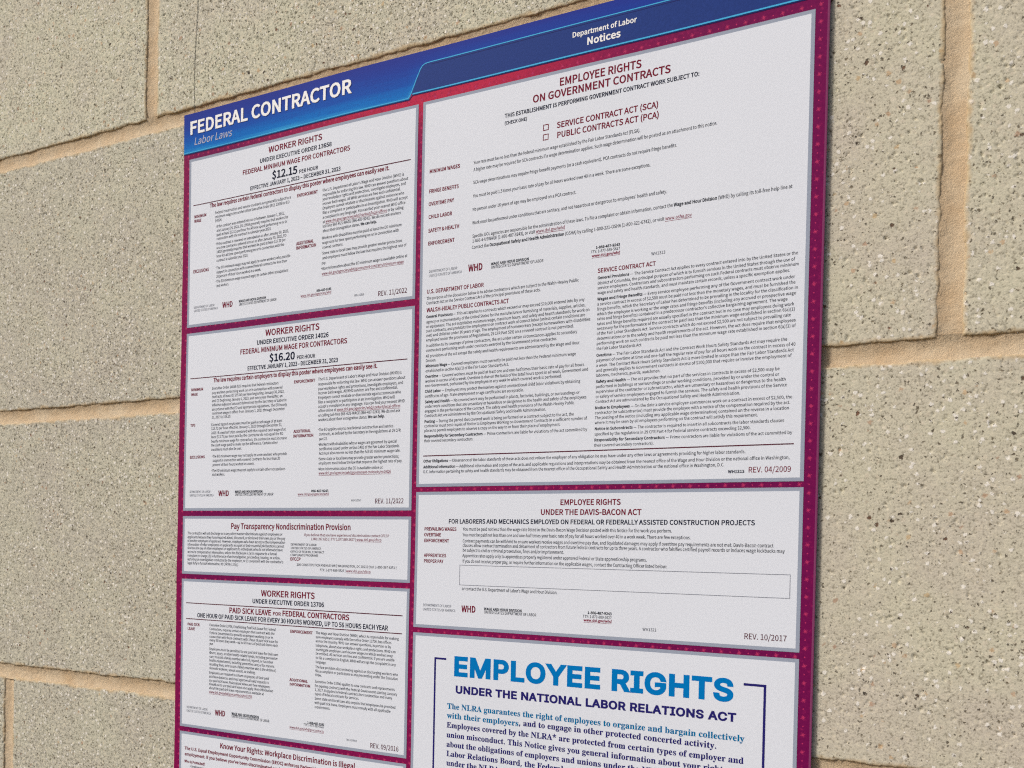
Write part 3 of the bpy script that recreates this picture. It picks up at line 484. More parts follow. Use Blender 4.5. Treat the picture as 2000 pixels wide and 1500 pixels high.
x 350;5,0 5,16 37,32 68,62 135,150 47,289 27,313 4,322 4,341 185,341 185,323 162,319 154,308 164,285 201,226 246,282 257,306 249,319 221,323 221,341 341,341 341,325 310,310 279,279 218,202 320,40 333,24 350,17 350,0 170,0 170,18 195,21 204,33 190,65 151,125 107,67 93,38 101,22 125,16 129,16 129,0
z 322;14,0 14,15 184,316 141,316 105,311 79,298 61,274 48,237 29,237 35,341 302,341 302,319 138,27 167,27 212,32 244,48 267,76 285,118 303,118 294,0
. 198;98,-10 66,1 56,17 53,40 56,63 66,78 98,89 131,78 141,63 145,40 141,17 131,1
, 198;30,-95 51,-3 67,86 136,86 142,77 114,-8 78,-95
* 406;144,229 78,263 164,380 30,391 41,459 181,419 165,560 237,560 223,419 364,459 375,391 239,380 327,263 263,229 201,358
: 198;98,305 66,317 56,333 53,355 56,379 66,395 98,406 131,395 141,379 145,355 141,333 131,317|98,-10 66,1 56,17 53,40 56,63 66,78 98,89 131,78 141,63 145,40 141,17 131,1
'''
GEO = '''
  185;
A 471;16,0 198,500 271,500 455,0 388,0 282,297 260,366 228,470 241,470 209,365 187,297 84,0|108,140 108,195 363,195 363,140
B 448;59,0 59,500 237,500 262,499 284,496 305,490 323,482 339,473 353,461 365,449 374,434 382,419 387,403 390,385 391,367 391,352 388,338 385,326 380,315 350,281 309,262 309,258 321,256 333,253 345,248 357,241 368,233 378,223 387,212 395,200 402,185 407,170 410,153 411,134 410,115 406,98 401,81 393,66 383,51 371,38 356,27 339,18 319,10 296,4 270,1 242,0|122,56 241,56 268,57 291,62 310,69 324,78 335,90 343,103 348,118 349,134 349,147 346,159 342,170 337,181 330,191 321,200 311,207 300,214 288,220 274,224 260,226 244,227 122,227|122,281 234,281 283,291 294,297 303,304 311,312 318,321 323,331 327,342 329,353 330,366 329,382 324,396 317,410 307,421 294,431 278,438 258,443 236,444 122,444
C 501;263,-7 231,-5 202,1 174,11 148,24 124,42 103,62 84,86 68,113 56,143 47,176 41,212 40,250 41,288 47,323 56,356 68,386 84,414 103,437 124,458 148,475 174,489 202,499 231,505 263,507 334,496 351,489 366,482 381,473 395,463 408,452 420,439 431,426 440,411 448,396 455,379 461,361 465,342 401,342 383,388 351,421 310,441 263,448 240,447 219,442 199,435 180,425 163,412 148,396 134,378 123,358 114,334 107,309 103,280 102,250 103,219 107,191 114,165 123,142 135,121 148,103 163,88 181,75 199,65 219,58 241,53 263,52 310,59 351,79 383,112 401,158 465,158 461,139 455,121 449,105 440,89 431,74 420,61 408,49 395,37 382,27 367,18 351,11 335,5 318,0 300,-4 282,-6
D 494;215,0 94,0 94,56 211,56 240,57 267,62 291,69 312,79 331,92 348,108 361,126 372,146 381,169 387,195 391,222 392,251 391,280 387,307 381,332 373,354 362,375 348,393 332,408 314,421 293,431 270,438 245,443 217,444 92,444 92,500 221,500 257,498 289,493 319,483 346,470 371,454 392,434 411,411 426,384 438,355 447,323 452,288 454,251 452,213 447,178 438,146 426,117 410,90 392,67 370,47 345,30 317,17 286,8 252,2|122,500 122,0 59,0 59,500
E 411;59,0 59,500 366,500 366,444 122,444 122,281 349,281 349,225 122,225 122,56 369,56 369,0
G 511;264,-7 232,-5 201,1 173,11 147,25 123,42 102,63 84,86 68,114 56,144 47,176 41,212 40,250 41,288 47,323 56,356 68,386 83,414 102,437 123,458 146,475 172,489 200,499 229,505 260,507 280,506 299,504 317,500 335,495 351,488 367,481 382,472 396,461 409,450 421,437 432,424 441,409 450,394 457,378 462,360 466,343 401,343 381,386 350,420 310,441 261,448 239,447 218,442 199,435 180,425 163,412 148,397 134,379 123,358 114,334 107,309 103,280 102,250 103,219 107,191 114,165 123,142 135,122 148,104 164,88 181,75 200,65 220,58 242,53 264,52 285,53 304,57 322,62 339,70 354,80 368,92 379,105 389,121 397,138 403,157 407,177 408,199 427,196 278,196 278,251 470,251 470,197 468,167 463,139 455,113 443,89 429,68 412,49 392,32 370,18 346,7 320,0 293,-5
H 508;59,0 59,500 122,500 122,284 386,284 386,500 449,500 449,0 386,0 386,228 122,228 122,0
I 295;31,0 31,56 116,56 116,444 31,444 31,500 265,500 265,444 180,444 180,56 265,56 265,0
L 386;59,0 59,500 122,500 122,56 355,56 355,0
M 617;59,0 59,500 149,500 272,184 282,156 294,120 306,82 316,48 302,48 312,81 324,119 336,156 346,184 468,500 558,500 558,0 496,0 496,286 496,321 496,362 497,406 498,449 504,449 489,402 474,357 459,316 448,286 336,0 281,0 167,286 156,315 142,355 127,401 110,449 117,449 118,409 119,365 119,323 120,286 120,0
N 514;59,0 59,500 134,500 337,180 357,148 381,105 407,54 398,53 394,106 392,155 392,192 392,500 455,500 455,0 380,0 199,285 174,325 145,374 106,444 117,446 120,377 122,322 123,286 123,0
O 524;262,-7 231,-5 202,1 174,11 148,24 124,42 103,62 84,86 69,113 56,143 47,176 41,212 40,250 41,288 47,323 56,356 69,386 84,414 103,437 124,458 148,475 174,489 202,499 231,505 262,507 294,505 323,499 351,489 377,475 401,458 422,437 440,414 456,386 468,356 477,323 483,288 485,250 483,212 477,176 468,143 456,113 440,86 422,62 401,42 377,24 351,11 323,1 294,-5|262,52 284,53 305,58 325,65 343,75 361,87 376,103 390,121 401,142 411,165 417,191 421,219 423,250 421,281 417,309 411,335 401,358 390,379 376,397 361,413 343,425 325,435 305,442 284,447 262,448 240,447 220,442 200,435 181,425 164,412 148,397 135,379 123,358 114,335 107,309 103,280 102,250 103,219 107,191 114,165 123,142 135,121 148,103 164,88 181,75 200,65 220,58 240,53
P 437;59,0 59,500 231,500 259,499 284,495 307,488 327,479 344,468 360,454 373,439 383,422 391,404 397,384 401,364 402,342 401,320 397,299 391,279 383,261 373,244 360,229 344,215 327,204 307,194 284,188 259,184 231,183 107,183 107,238 229,238 247,239 264,242 279,246 292,252 303,259 313,268 321,277 327,289 332,301 336,314 338,327 339,342 338,356 336,370 332,383 327,395 321,406 313,415 303,424 292,431 279,437 264,441 247,443 228,444 122,444 122,0
R 441;59,0 59,500 232,500 259,499 285,495 307,489 327,480 345,469 360,457 373,442 384,426 392,408 398,388 401,368 402,346 401,324 398,304 392,285 384,267 373,251 360,236 345,224 327,213 307,205 284,199 259,195 232,194 95,194 95,251 230,251 248,251 265,254 280,257 293,262 304,269 314,276 322,285 328,295 333,307 336,319 339,332 339,346 339,360 336,374 333,386 328,398 322,408 314,417 304,425 292,432 279,437 264,441 248,444 229,444 122,444 122,0|347,0 226,225 298,225 420,0
S 439;220,-9 194,-8 169,-4 146,1 125,9 106,19 90,30 75,44 63,59 53,76 45,94 40,113 38,134 103,134 105,120 109,108 114,96 121,86 130,77 140,70 151,63 164,58 220,48 236,49 252,51 267,54 281,59 294,65 305,72 315,81 324,90 331,101 336,112 339,124 340,137 339,148 336,159 332,168 326,176 291,201 241,218 181,235 151,245 126,256 103,269 85,284 70,301 59,321 53,342 51,366 52,387 57,406 64,424 74,440 86,455 100,468 117,480 135,489 155,497 177,502 199,506 223,507 247,506 270,502 291,497 311,489 329,479 345,468 359,455 371,441 380,425 387,408 392,390 394,371 332,371 328,389 321,405 311,418 297,430 281,439 263,445 243,449 221,451 206,450 191,448 177,445 164,440 153,434 143,428 134,420 127,411 121,402 116,391 114,381 113,369 114,357 117,346 122,336 129,328 166,303 209,288 260,274 306,259 353,234 388,194 394,182 398,168 400,153 401,136 400,116 396,97 389,79 380,62 368,47 354,33 337,21 318,10 296,2 273,-4 247,-8
T 441;31,444 31,500 410,500 410,444 252,444 252,0 189,0 189,444
U 508;254,-8 226,-7 199,-2 174,5 151,15 131,28 112,43 97,59 83,79 73,99 65,122 61,145 59,170 59,500 122,500 122,175 123,158 126,141 131,126 138,111 147,98 158,86 170,76 184,67 199,60 216,55 235,52 254,51 274,52 293,55 310,60 325,67 339,76 351,86 361,98 370,111 377,126 382,141 385,158 386,175 386,500 449,500 449,170 448,145 443,122 436,99 425,79 412,59 396,43 378,28 357,15 334,5 310,-2 283,-7
Y 464;200,0 200,205 16,500 90,500 189,339 218,287 245,227 220,227 247,288 276,339 374,500 447,500 263,205 263,0
'''


def parse_font(src):
    out = {}
    for row in src.strip('\n').split('\n'):
        ch, rest = row[0], row[2:]
        adv, body = rest.split(';')
        cs = [[tuple(map(int, p.split(','))) for p in c.split(' ')] for c in body.split('|')] if body else []
        out[ch] = (int(adv), cs)
    return out
FONTS = dict(sans=parse_font(SANS), serif=parse_font(SERIF), geo=parse_font(GEO))

# style -> font, weight added to each side of a stroke (units), slant, letter gap (units)
STYLE = dict(l=('sans', -2, 0, 0), r=('sans', 5, 0, 0), m=('sans', 19, 0, 6), s=('sans', 23, 0, 8), b=('sans', 25, 0, 9),
             i=('sans', 3, 0.19, 0), t=('serif', 8, 0, 6), g=('geo', 35, 0, 30))
_cache = {}
def glyph(style, ch):
    key = (style, ch)
    if key in _cache: return _cache[key]
    font, wt, slant, gap = STYLE[style]
    f = FONTS[font]
    if ch not in f: f = FONTS['sans']
    adv, cs = f[ch]
    pts, edges, rings = [], [], []
    for c in cs:
        n = len(c)
        area = sum(c[i][0] * c[(i + 1) % n][1] - c[(i + 1) % n][0] * c[i][1] for i in range(n))
        ring = []
        for i in range(n):
            p0, p1, p2 = Vector(c[i - 1]), Vector(c[i]), Vector(c[(i + 1) % n])
            d0, d1 = (p1 - p0).normalized(), (p2 - p1).normalized()
            n0, n1 = Vector((d0.y, -d0.x)), Vector((d1.y, -d1.x))      # outward when counter-clockwise
            nn = n0 + n1
            if nn.length < 1e-4: nn = n0
            nn.normalize()
            k = wt * ORIENT[font] / max(0.45, nn.dot(n0))
            q = p1 + nn * k
            ring.append((q.x, q.y))
        rings.append(ring)
    for r in rings:
        b = len(pts); pts += [Vector(p) for p in r]
        edges += [(b + i, b + (i + 1) % len(r)) for i in range(len(r))]
    tris, vv = [], []
    if pts:
        ov, oe, of, _, _, _ = delaunay_2d_cdt(pts, edges, [], 0, 1e-4)
        for t in of:
            cx = sum(ov[i].x for i in t) / 3; cy = sum(ov[i].y for i in t) / 3
            w = 0
            for r in rings:
                for i in range(len(r)):
                    (x0, y0), (x1, y1) = r[i], r[(i + 1) % len(r)]
                    if (y0 > cy) != (y1 > cy):
                        if x0 + (cy - y0) / (y1 - y0) * (x1 - x0) > cx: w += 1 if y1 > y0 else -1
            if w != 0: tris.append(tuple(t))
        top = 500.0 + 2 * wt * (1 if font != 'serif' else 1)
        sc = 500.0 / top
        vv = [(p.x + slant * p.y, (p.y + wt) * sc) for p in ov]
        # face must look out of the wall: (x, z) counter-clockwise seen from -y
        fixed = []
        for t in tris:
            (x0, y0), (x1, y1), (x2, y2) = (vv[i] for i in t[:3])
            fixed.append(t if (x1 - x0) * (y2 - y0) - (x2 - x0) * (y1 - y0) > 0 else t[::-1])
        tris = fixed
    _cache[key] = (adv + gap, vv, tris)
    return _cache[key]

# outline direction of each font's outer contours
def _orient(f):
    c = FONTS[f]['I' if 'I' in FONTS[f] else 'l'][1][0]
    a = sum(c[i][0] * c[(i + 1) % len(c)][1] - c[(i + 1) % len(c)][0] * c[i][1] for i in range(len(c)))
    return 1 if a > 0 else -1
ORIENT = {f: _orient(f) for f in FONTS}

def runs(text, style, color):
    """**bold** and __underlined link__ mark-up -> [(text, style, colour, underline)]"""
    out, bold, link = [], False, False
    for part in re.split(r'(\*\*|__)', text):
        if part == '**': bold = not bold
        elif part == '__': link = not link
        elif part: out.append((part, 'b' if bold else style, 'link' if link else color, link))
    return out

def lettering(name, lines, depth, parent):
    """lines: dicts t, u, v (baseline), w (width or None), c (cap height), s, k -> one mesh"""
    vs, fs, mi, mats = [], [], [], []
    def add_rect(r, m):
        u0, v0, u1, v1 = r
        nu, nv = max(1, math.ceil((u1 - u0) / 9)), max(1, math.ceil((v1 - v0) / 9))
        for i in range(nu):
            for j in range(nv):
                a, c = u0 + (u1 - u0) * i / nu, u0 + (u1 - u0) * (i + 1) / nu
                e, g = v0 + (v1 - v0) * j / nv, v0 + (v1 - v0) * (j + 1) / nv
                b = len(vs); vs.extend(bent(x, y, depth) for x, y in rect(a, e, c, g)[::-1])
                fs.append((b, b + 1, b + 2, b + 3)); mi.append(m)
    for L in lines:
        if 'rect' in L:
            u0, v0, u1, v1 = L['rect']; k = L['k']
            if k not in mats: mats.append(k)
            add_rect((u0, v0, u1, v1), mats.index(k)); continue
        if 'box' in L:
            u0, v0, u1, v1 = L['box']; k = L['k']; t = L['th']
            if k not in mats: mats.append(k)
            for r in (rect(u0, v0, u1, v0 + t), rect(u0, v1 - t, u1, v1), rect(u0, v0 + t, u0 + t, v1 - t), rect(u1 - t, v0 + t, u1, v1 - t)):
                add_rect((r[0][0], r[0][1], r[2][0], r[2][1]), mats.index(k))
            continue
        rs = runs(L['t'], L['s'], L['k'])
        nat = sum(glyph(s, ch)[0] for t, s, k, un in rs for ch in t)
        sy = L['c'] / 500.0
        dflt = {'t': 0.985, 'g': 1.15}.get(L['s'], 0.86)
        sx = (L['w'] / nat) if L['w'] else sy * dflt
        x = L['u']
        for t, s, k, un in rs:
            if k not in mats: mats.append(k)
            idx = mats.index(k); x_start = x
            for ch in t:
                adv, gv, gt = glyph(s, ch)
                b = len(vs)
                off = bow(x + adv * sx / 2, L['v'] - L['c'] / 2)
                vs += [((x + px * sx) * MM, (-depth - (off if L['c'] < 6 else bow(x + px * sx, L['v'] - py * sy))) * MM, (-L['v'] + py * sy) * MM) for px, py in gv]
                fs += [tuple(i + b for i in tr) for tr in gt]
                mi += [idx] * len(gt)
                x += adv * sx
            if un:
                th = L['c'] * 0.10; y0 = L['v'] + L['c'] * 0.26
                add_rect((x_start, y0, x, y0 + th), idx)
    return mesh_obj(name, vs, fs, [INK[k] for k in mats], parent, mi)

# =====================================================================
# the block wall
# =====================================================================
WALL_Y = 0.0030            # block faces stand this far behind the poster sheet
random.seed(7)
CONC = [
    concrete_material('ground_face_concrete_a', (rgb(202, 201, 179), rgb(196, 191, 176), rgb(112, 106, 84), rgb(226, 218, 192), rgb(206, 192, 164)), 1.15, 1),
    concrete_material('ground_face_concrete_b', (rgb(194, 192, 174), rgb(188, 183, 171), rgb(116, 110, 88), rgb(224, 217, 192), rgb(206, 192, 164)), 1.0, 2),
    concrete_material('ground_face_concrete_c', (rgb(204, 200, 178), rgb(200, 192, 177), rgb(112, 104, 84), rgb(222, 214, 190), rgb(196, 186, 166)), 0.62, 3, 0.62),
]
MORTAR = mortar_material('sandy_mortar', rgb(202, 176, 142), rgb(212, 194, 166))
wall = thing('block_wall', 'speckled beige concrete block wall with recessed sandy mortar joints', 'wall')

WINDOWS = [(-214.0, 8.0, -150.0, 500.0), (425.0, 532.0, -30.0, 420.0), (0.0, 440.0, -100.0, 2.0)]   # (u0, u1, v0, v1): finely meshed part of the wall

def lines_between(a, b, lo, hi, fine, coarse):
    """grid lines from a to b: fine between lo and hi, coarse outside, close together at both arrises"""
    edge = [0.0, 0.3, 0.7, 1.2, 1.9, 2.8]
    pts = [a + x for x in edge] + [b - x for x in edge[::-1]]
    x = a + 3.4
    body = []
    while x < b - 3.2:
        body.append(x)
        x += fine if lo <= x <= hi else coarse
    return np.array(pts[:6] + body + pts[6:])

def vnoise(u, v, scale, rs):
    """smooth value noise on a grid (u columns, v rows), range about -1..1"""
    gu, gv = u * scale, v * scale
    iu0, iv0 = int(np.floor(gu.min())) - 1, int(np.floor(gv.min())) - 1
    lat = rs.uniform(-1, 1, (int(np.ceil(gv.max())) - iv0 + 3, int(np.ceil(gu.max())) - iu0 + 3))
    fu, fv = gu - iu0, gv - iv0
    iu, iv = fu.astype(int), fv.astype(int)
    tu, tv = fu - iu, fv - iv
    tu, tv = tu * tu * (3 - 2 * tu), tv * tv * (3 - 2 * tv)
    A = lat[np.ix_(iv, iu)]; B = lat[np.ix_(iv, iu + 1)]; Cc = lat[np.ix_(iv + 1, iu)]; D = lat[np.ix_(iv + 1, iu + 1)]
    return (A * (1 - tu) + B * tu) * (1 - tv)[:, None] + (Cc * (1 - tu) + D * tu) * tv[:, None]

def concrete_block(u0, v0, u1, v1, mat, seed):
    rs = np.random.RandomState(seed)
    win = [w for w in WINDOWS if w[0] < u1 and w[1] > u0 and w[2] < v1 and w[3] > v0]
    if win:
        lo_u, hi_u = min(w[0] for w in win), max(w[1] for w in win)
        lo_v, hi_v = min(w[2] for w in win), max(w[3] for w in win)
        if len(win) > 1 and v0 < -100: lo_v = -150.0
        us, vs_ = lines_between(u0, u1, lo_u, hi_u, 0.7, 6.0), lines_between(v0, v1, lo_v, hi_v, 0.7, 6.0)
    else:
        us, vs_ = lines_between(u0, u1, 1, 0, 6, 6.0), lines_between(v0, v1, 1, 0, 6, 6.0)
    U, V = np.meshgrid(us, vs_)
    du = np.minimum(U - u0, u1 - U); dv = np.minimum(V - v0, v1 - V); d = np.minimum(du, dv)
    chip = vnoise(us, vs_, 0.18, rs) + 0.7 * vnoise(us, vs_, 0.7, rs)
    r = np.clip(1.5 + 0.7 * chip, 0.3, 3.5)
    drop = np.where(d < r, r - np.sqrt(np.clip(r * r - (r - d) ** 2, 0, None)), 0.0)
    y = drop + 0.15 * vnoise(us, vs_, 0.02, rs) + 0.05 * vnoise(us, vs_, 0.25, rs) + 0.06 * vnoise(us, vs_, 0.8, rs)
    if win:
        # open pores and lost grains in the ground face
        dens = 0.026
        n = int(dens * (hi_u - lo_u + 20) * (v1 - v0))
        pu = rs.uniform(max(u0, lo_u) + 1, min(u1, hi_u) - 1, n); pv = rs.uniform(v0 + 1, v1 - 1, n)
        for a, b in zip(pu, pv):
            rad = rs.choice([0.5, 0.7, 0.95], p=[0.55, 0.35, 0.10]) * rs.uniform(0.8, 1.2)
            dep = rad * rs.uniform(0.7, 1.3); el = rs.uniform(0.4, 0.9); th = rs.uniform(0, math.pi)
            i0, i1 = np.searchsorted(us, [a - rad - 1, a + rad + 1]); j0, j1 = np.searchsorted(vs_, [b - rad - 1, b + rad + 1])
            if i1 <= i0 or j1 <= j0: continue
            du_, dv_ = us[i0:i1] - a, (vs_[j0:j1] - b)[:, None]
            p = du_ * math.cos(th) + dv_ * math.sin(th); q = (-du_ * math.sin(th) + dv_ * math.cos(th)) / el
            k = np.clip(1 - (p * p + q * q) / (rad * rad), 0, 1)
            y[j0:j1, i0:i1] += dep * np.sqrt(k)
    k = np.clip(1 - d / 3.3, 0, 1)
    wu = 0.5 * vnoise(np.array([0.0, 1.0]), vs_, 0.1, rs)[:, :1] + 0.14 * vnoise(np.array([0.0, 1.0]), vs_, 0.7, rs)[:, :1]
    wv = 0.5 * vnoise(us, np.array([0.0, 1.0]), 0.1, rs)[:1] + 0.14 * vnoise(us, np.array([0.0, 1.0]), 0.7, rs)[:1]
    U2 = U + np.where(du <= 3.3, wu * k, 0); V2 = V + np.where(dv <= 3.3, wv * k, 0)
    nv, nu = U.shape
    co = np.stack([U2 * MM, WALL_Y + y * MM, -V2 * MM], -1).reshape(-1, 3)
    idx = np.arange(nu * nv).reshape(nv, nu)
    quads = np.stack([idx[:-1, :-1], idx[1:, :-1], idx[1:, 1:], idx[:-1, 1:]], -1).reshape(-1, 4)
    ring = np.concatenate([idx[0, :], idx[1:, -1], idx[-1, -2::-1], idx[-2:0:-1, 0]])
    back = co[ring].copy(); back[:, 1] = WALL_Y + 0.03
    nb = len(co) + np.arange(len(ring))
    side = np.stack([ring, np.roll(ring, -1), np.roll(nb, -1), nb], -1)
    co = np.concatenate([co, back]); quads = np.concatenate([quads, side])
    me = bpy.data.meshes.new('concrete_block')
    me.vertices.add(len(co)); me.vertices.foreach_set('co', co.ravel())
    me.loops.add(quads.size); me.loops.foreach_set('vertex_index', quads.ravel().astype(np.int32))
    me.polygons.add(len(quads)); me.polygons.foreach_set('loop_start', np.arange(0, quads.size, 4, dtype=np.int32))
    me.polygons.foreach_set('use_smooth', np.ones(len(quads), bool))
    me.materials.append(mat)
    at = me.attributes.new('arris', 'FLOAT', 'POINT')           # millimetres in from the nearest arris
    at.data.foreach_set('value', np.concatenate([d.ravel(), np.zeros(len(ring))]).astype(np.float32))
    me.update(calc_edges=True); me.validate()
    return link_obj('concrete_block', me, wall)

T_, H_ = 10.0, 193.6
UMIN, UMAX = -1100.0, 1350.0
# v of each course's top edge and one head-joint position in it (blocks are 396.4 long, joints 10)
rows = []
for top, u0 in [(-808.8, -334.0), (-605.4, -31.4), (-402.0, -334.0), (-199.7, -31.4), (3.5, 86.8), (206.8, 166.2), (410.4, -181.9), (613.6, -300.0), (816.8, -31.4)]:
    lefts = sorted(round(u0 + 406.4 * k, 1) for k in range(-4, 5) if UMIN < u0 + 406.4 * k + 390 and u0 + 406.4 * k < UMAX)
    rows.append((top, lefts))
def stock(top, u0):                     # batches differ; left duller than right is light falloff put into the colour
    if top == -199.7: return 0
    if top in (3.5, 206.8): return 1 if u0 < 0 else 2
    if top == 410.4: return 1 if u0 < 0 else 2
    return int(abs(u0 * 3 + top)) % 3
for top, lefts in rows:
    for u0 in lefts:
        concrete_block(u0, top, u0 + 396.4, top + H_, CONC[stock(top, u0)], int(abs(u0 * 7 + top * 3)) + 5)

def mortar_strip(name, a0, a1, b0, b1, vertical, deep=2.1):
    """concave tooled joint: runs from a0 to a1, spans b0 to b1 across"""
    b0 -= 1.6; b1 += 1.6
    na = max(2, int((a1 - a0) / 3.0)); nb = 10
    verts, faces = [], []
    for i in range(na + 1):
        a = a0 + (a1 - a0) * i / na
        for j in range(nb + 1):
            t = j / nb
            b = b0 + (b1 - b0) * t
            prof = 0.45 + (deep - 0.45) * math.sin(math.pi * t) ** 0.9
            prof += 0.35 * noise.noise(Vector((a * 0.05, t * 2, b0))) + 0.15 * noise.noise(Vector((a * 0.5, t * 6, b0)))
            if vertical: prof += 1.3 * max(0.0, 1 - min(a - a0, a1 - a) / 5.0)        # runs down into the bed joint
            u, v = (b, a) if vertical else (a, b)
            verts.append((u * MM, WALL_Y + prof * MM, -v * MM))
    w = nb + 1
    for i in range(na):
        for j in range(nb):
            p = i * w + j
            f = (p, p + 1, p + w + 1, p + w)
            faces.append(f if not vertical else f[::-1])
    return mesh_obj(name, verts, faces, MORTAR, wall, smooth=True)

for k, (top, lefts) in enumerate(rows):
    bot = top + H_
    nxt = rows[k + 1][0] if k + 1 < len(rows) else bot + T_
    mortar_strip('bed_joint', UMIN, UMAX, bot, nxt, False)
    for u0 in lefts:
        if u0 - T_ > UMIN: mortar_strip('head_joint', top - 0.5, bot + 0.5, u0 - T_, u0, True, 1.6)
mesh_obj('wall_core', [(UMIN * MM, WALL_Y + 0.0075, 0.805), (UMAX * MM, WALL_Y + 0.0075, 0.805), (UMAX * MM, WALL_Y + 0.0075, -1.005), (UMIN * MM, WALL_Y + 0.0075, -1.005)],
         [(0, 3, 2, 1)], MORTAR, wall)

# =====================================================================
# hair-thin wire hanging down the block above the poster
# =====================================================================
def tube(pts, r, n=8):
    verts, faces = [], []
    for i, p in enumerate(pts):
        p = Vector(p)
        d = (Vector(pts[min(i + 1, len(pts) - 1)]) - Vector(pts[max(i - 1, 0)])).normalized()
        a = d.cross(Vector((0, 1, 0))).normalized(); b = d.cross(a)
        for k in range(n):
            t = 2 * math.pi * k / n
            verts.append(tuple(p + a * r * math.cos(t) + b * r * math.sin(t)))
    for i in range(len(pts) - 1):
        for k in range(n):
            faces.append((i * n + k, i * n + (k + 1) % n, (i + 1) * n + (k + 1) % n, (i + 1) * n + k))
    return verts, faces
wp = [(9.4, -196), (8.9, -150), (8.6, -110), (8.5, -84), (8.3, -72), (7.7, -62), (7.0, -50), (6.3, -36), (6.2, -24), (6.5, -12), (6.6, -4.3), (6.4, 4.0)]
v_, f_ = tube([(u * MM, WALL_Y - (0.00045 if v < -5 else -0.0002), -v * MM) for u, v in wp], 0.00013)
w_ = mesh_obj('thin_wire', v_, f_, MAT['wire'], None, smooth=True)
w_['label'] = "hair-thin dark wire hanging down the block above the poster's top left corner"
w_['category'] = 'wire'

# =====================================================================
# the poster
# =====================================================================
PW, PH = 431.8, 610.0
poster = thing('labor_law_poster', 'large laminated labor law poster with blue header and magenta border on the block wall', 'poster')

def poster_sheet():
    """thin stiff sheet; its right margin curls back a little towards the wall"""
    us = [0, 0.8] + [9.0 * k for k in range(1, 48)] + [429.3, 430.1, 430.8, 431.3, 431.8]
    def back(u): return 0.0 if u < 430.8 else 0.25 * ((u - 430.8) / 1.0) ** 1.8
    vs_ = [min(PH, 9.0 * i) for i in range(69)]
    th = 0.6
    verts, faces, idx = [], [], []
    n = len(us)
    for s in (0, 1):
        for v in vs_:
            for u in us:
                wob = 0.35 * noise.noise(Vector((v * 0.02, u * 0.01, 2.0))) if (u <= 0.8) else 0.0
                verts.append(((u + wob) * MM, (back(u) + s * th - bow(u, v)) * MM, -v * MM))
    m = n * len(vs_)
    for j in range(len(vs_) - 1):
        for i in range(n - 1):
            a = j * n + i
            faces.append((a, a + n, a + n + 1, a + 1)); idx.append(1 if us[i] > 430.5 else 0)
            faces.append((m + a, m + a + 1, m + a + n + 1, m + a + n)); idx.append(1)
        a = j * n + n - 1
        faces.append((a, a + n, m + a + n, m + a)); idx.append(1)
        a = j * n
        faces.append((a, m + a, m + a + n, a + n)); idx.append(1)
    for i in range(n - 1):
        faces.append((i, i + 1, m + i + 1, m + i)); idx.append(1)
        a = (len(vs_) - 1) * n + i
        faces.append((a, m + a, m + a + 1, a + 1)); idx.append(1)
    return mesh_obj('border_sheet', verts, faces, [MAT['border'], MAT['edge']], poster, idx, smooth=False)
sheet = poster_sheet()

PANELS = dict(
    p1=(5.28, 31.7, 195.27, 149.0), p2=(5.28, 153.2, 195.27, 277.4), p3=(5.28, 281.1, 195.27, 321.6),
    p4=(5.28, 325.1, 195.27, 429.0), p5=(5.28, 432.4, 195.27, 604.5),
    r1=(198.54, 31.2, 425.02, 263.2), r2=(198.54, 266.2, 425.02, 348.2), r3=(198.54, 351.4, 425.02, 604.5))

# printed stars: a staggered lattice, only where the border shows
def covered(u, v):
    if v < 26.5: return True
    return any(a[0] + 0.9 < u < a[2] - 0.9 and a[1] + 0.9 < v < a[3] - 0.9 for a in PANELS.values())
polys, dots = [], []
for j in range(0, 142):
    for i in range(0, 95):
        u, v = 427.6 - 4.6 * i, 29.4 + 4.28 * j
        if u < 1.2 or v > PH - 2 or covered(u, v): continue
        if (i + j) % 2:
            for t in range(4): 
                a = t * math.pi / 2
                dots.append([(u + 0.42 * math.cos(a), v + 0.42 * math.sin(a)) for a in [0, math.pi / 2, math.pi, 3 * math.pi / 2]]) if t == 0 else None
            continue
        for t in range(4):
            a = math.radians(22.5 + 45 * t)
            c, s = math.cos(a), math.sin(a); L, w = (1.25 if t in (1, 3) else 0.95), 0.12
            polys.append([(u + c * L - s * w, v + s * L + c * w), (u - c * L - s * w, v - s * L + c * w), (u - c * L + s * w, v - s * L - c * w), (u + c * L + s * w, v + s * L - c * w)])
flat('star_pattern', [p for i, p in enumerate(polys) if i % 4 == 0], 0.030, MAT['star'], sheet)
flat('star_pattern', [p for i, p in enumerate(polys) if i % 4 == 1], 0.035, MAT['star'], sheet)
flat('star_pattern', [p for i, p in enumerate(polys) if i % 4 == 2], 0.040, MAT['star'], sheet)
flat('star_pattern', [p for i, p in enumerate(polys) if i % 4 == 3], 0.045, MAT['star'], sheet)
flat('dot_pattern', dots, 0.030, MAT['star'], sheet)

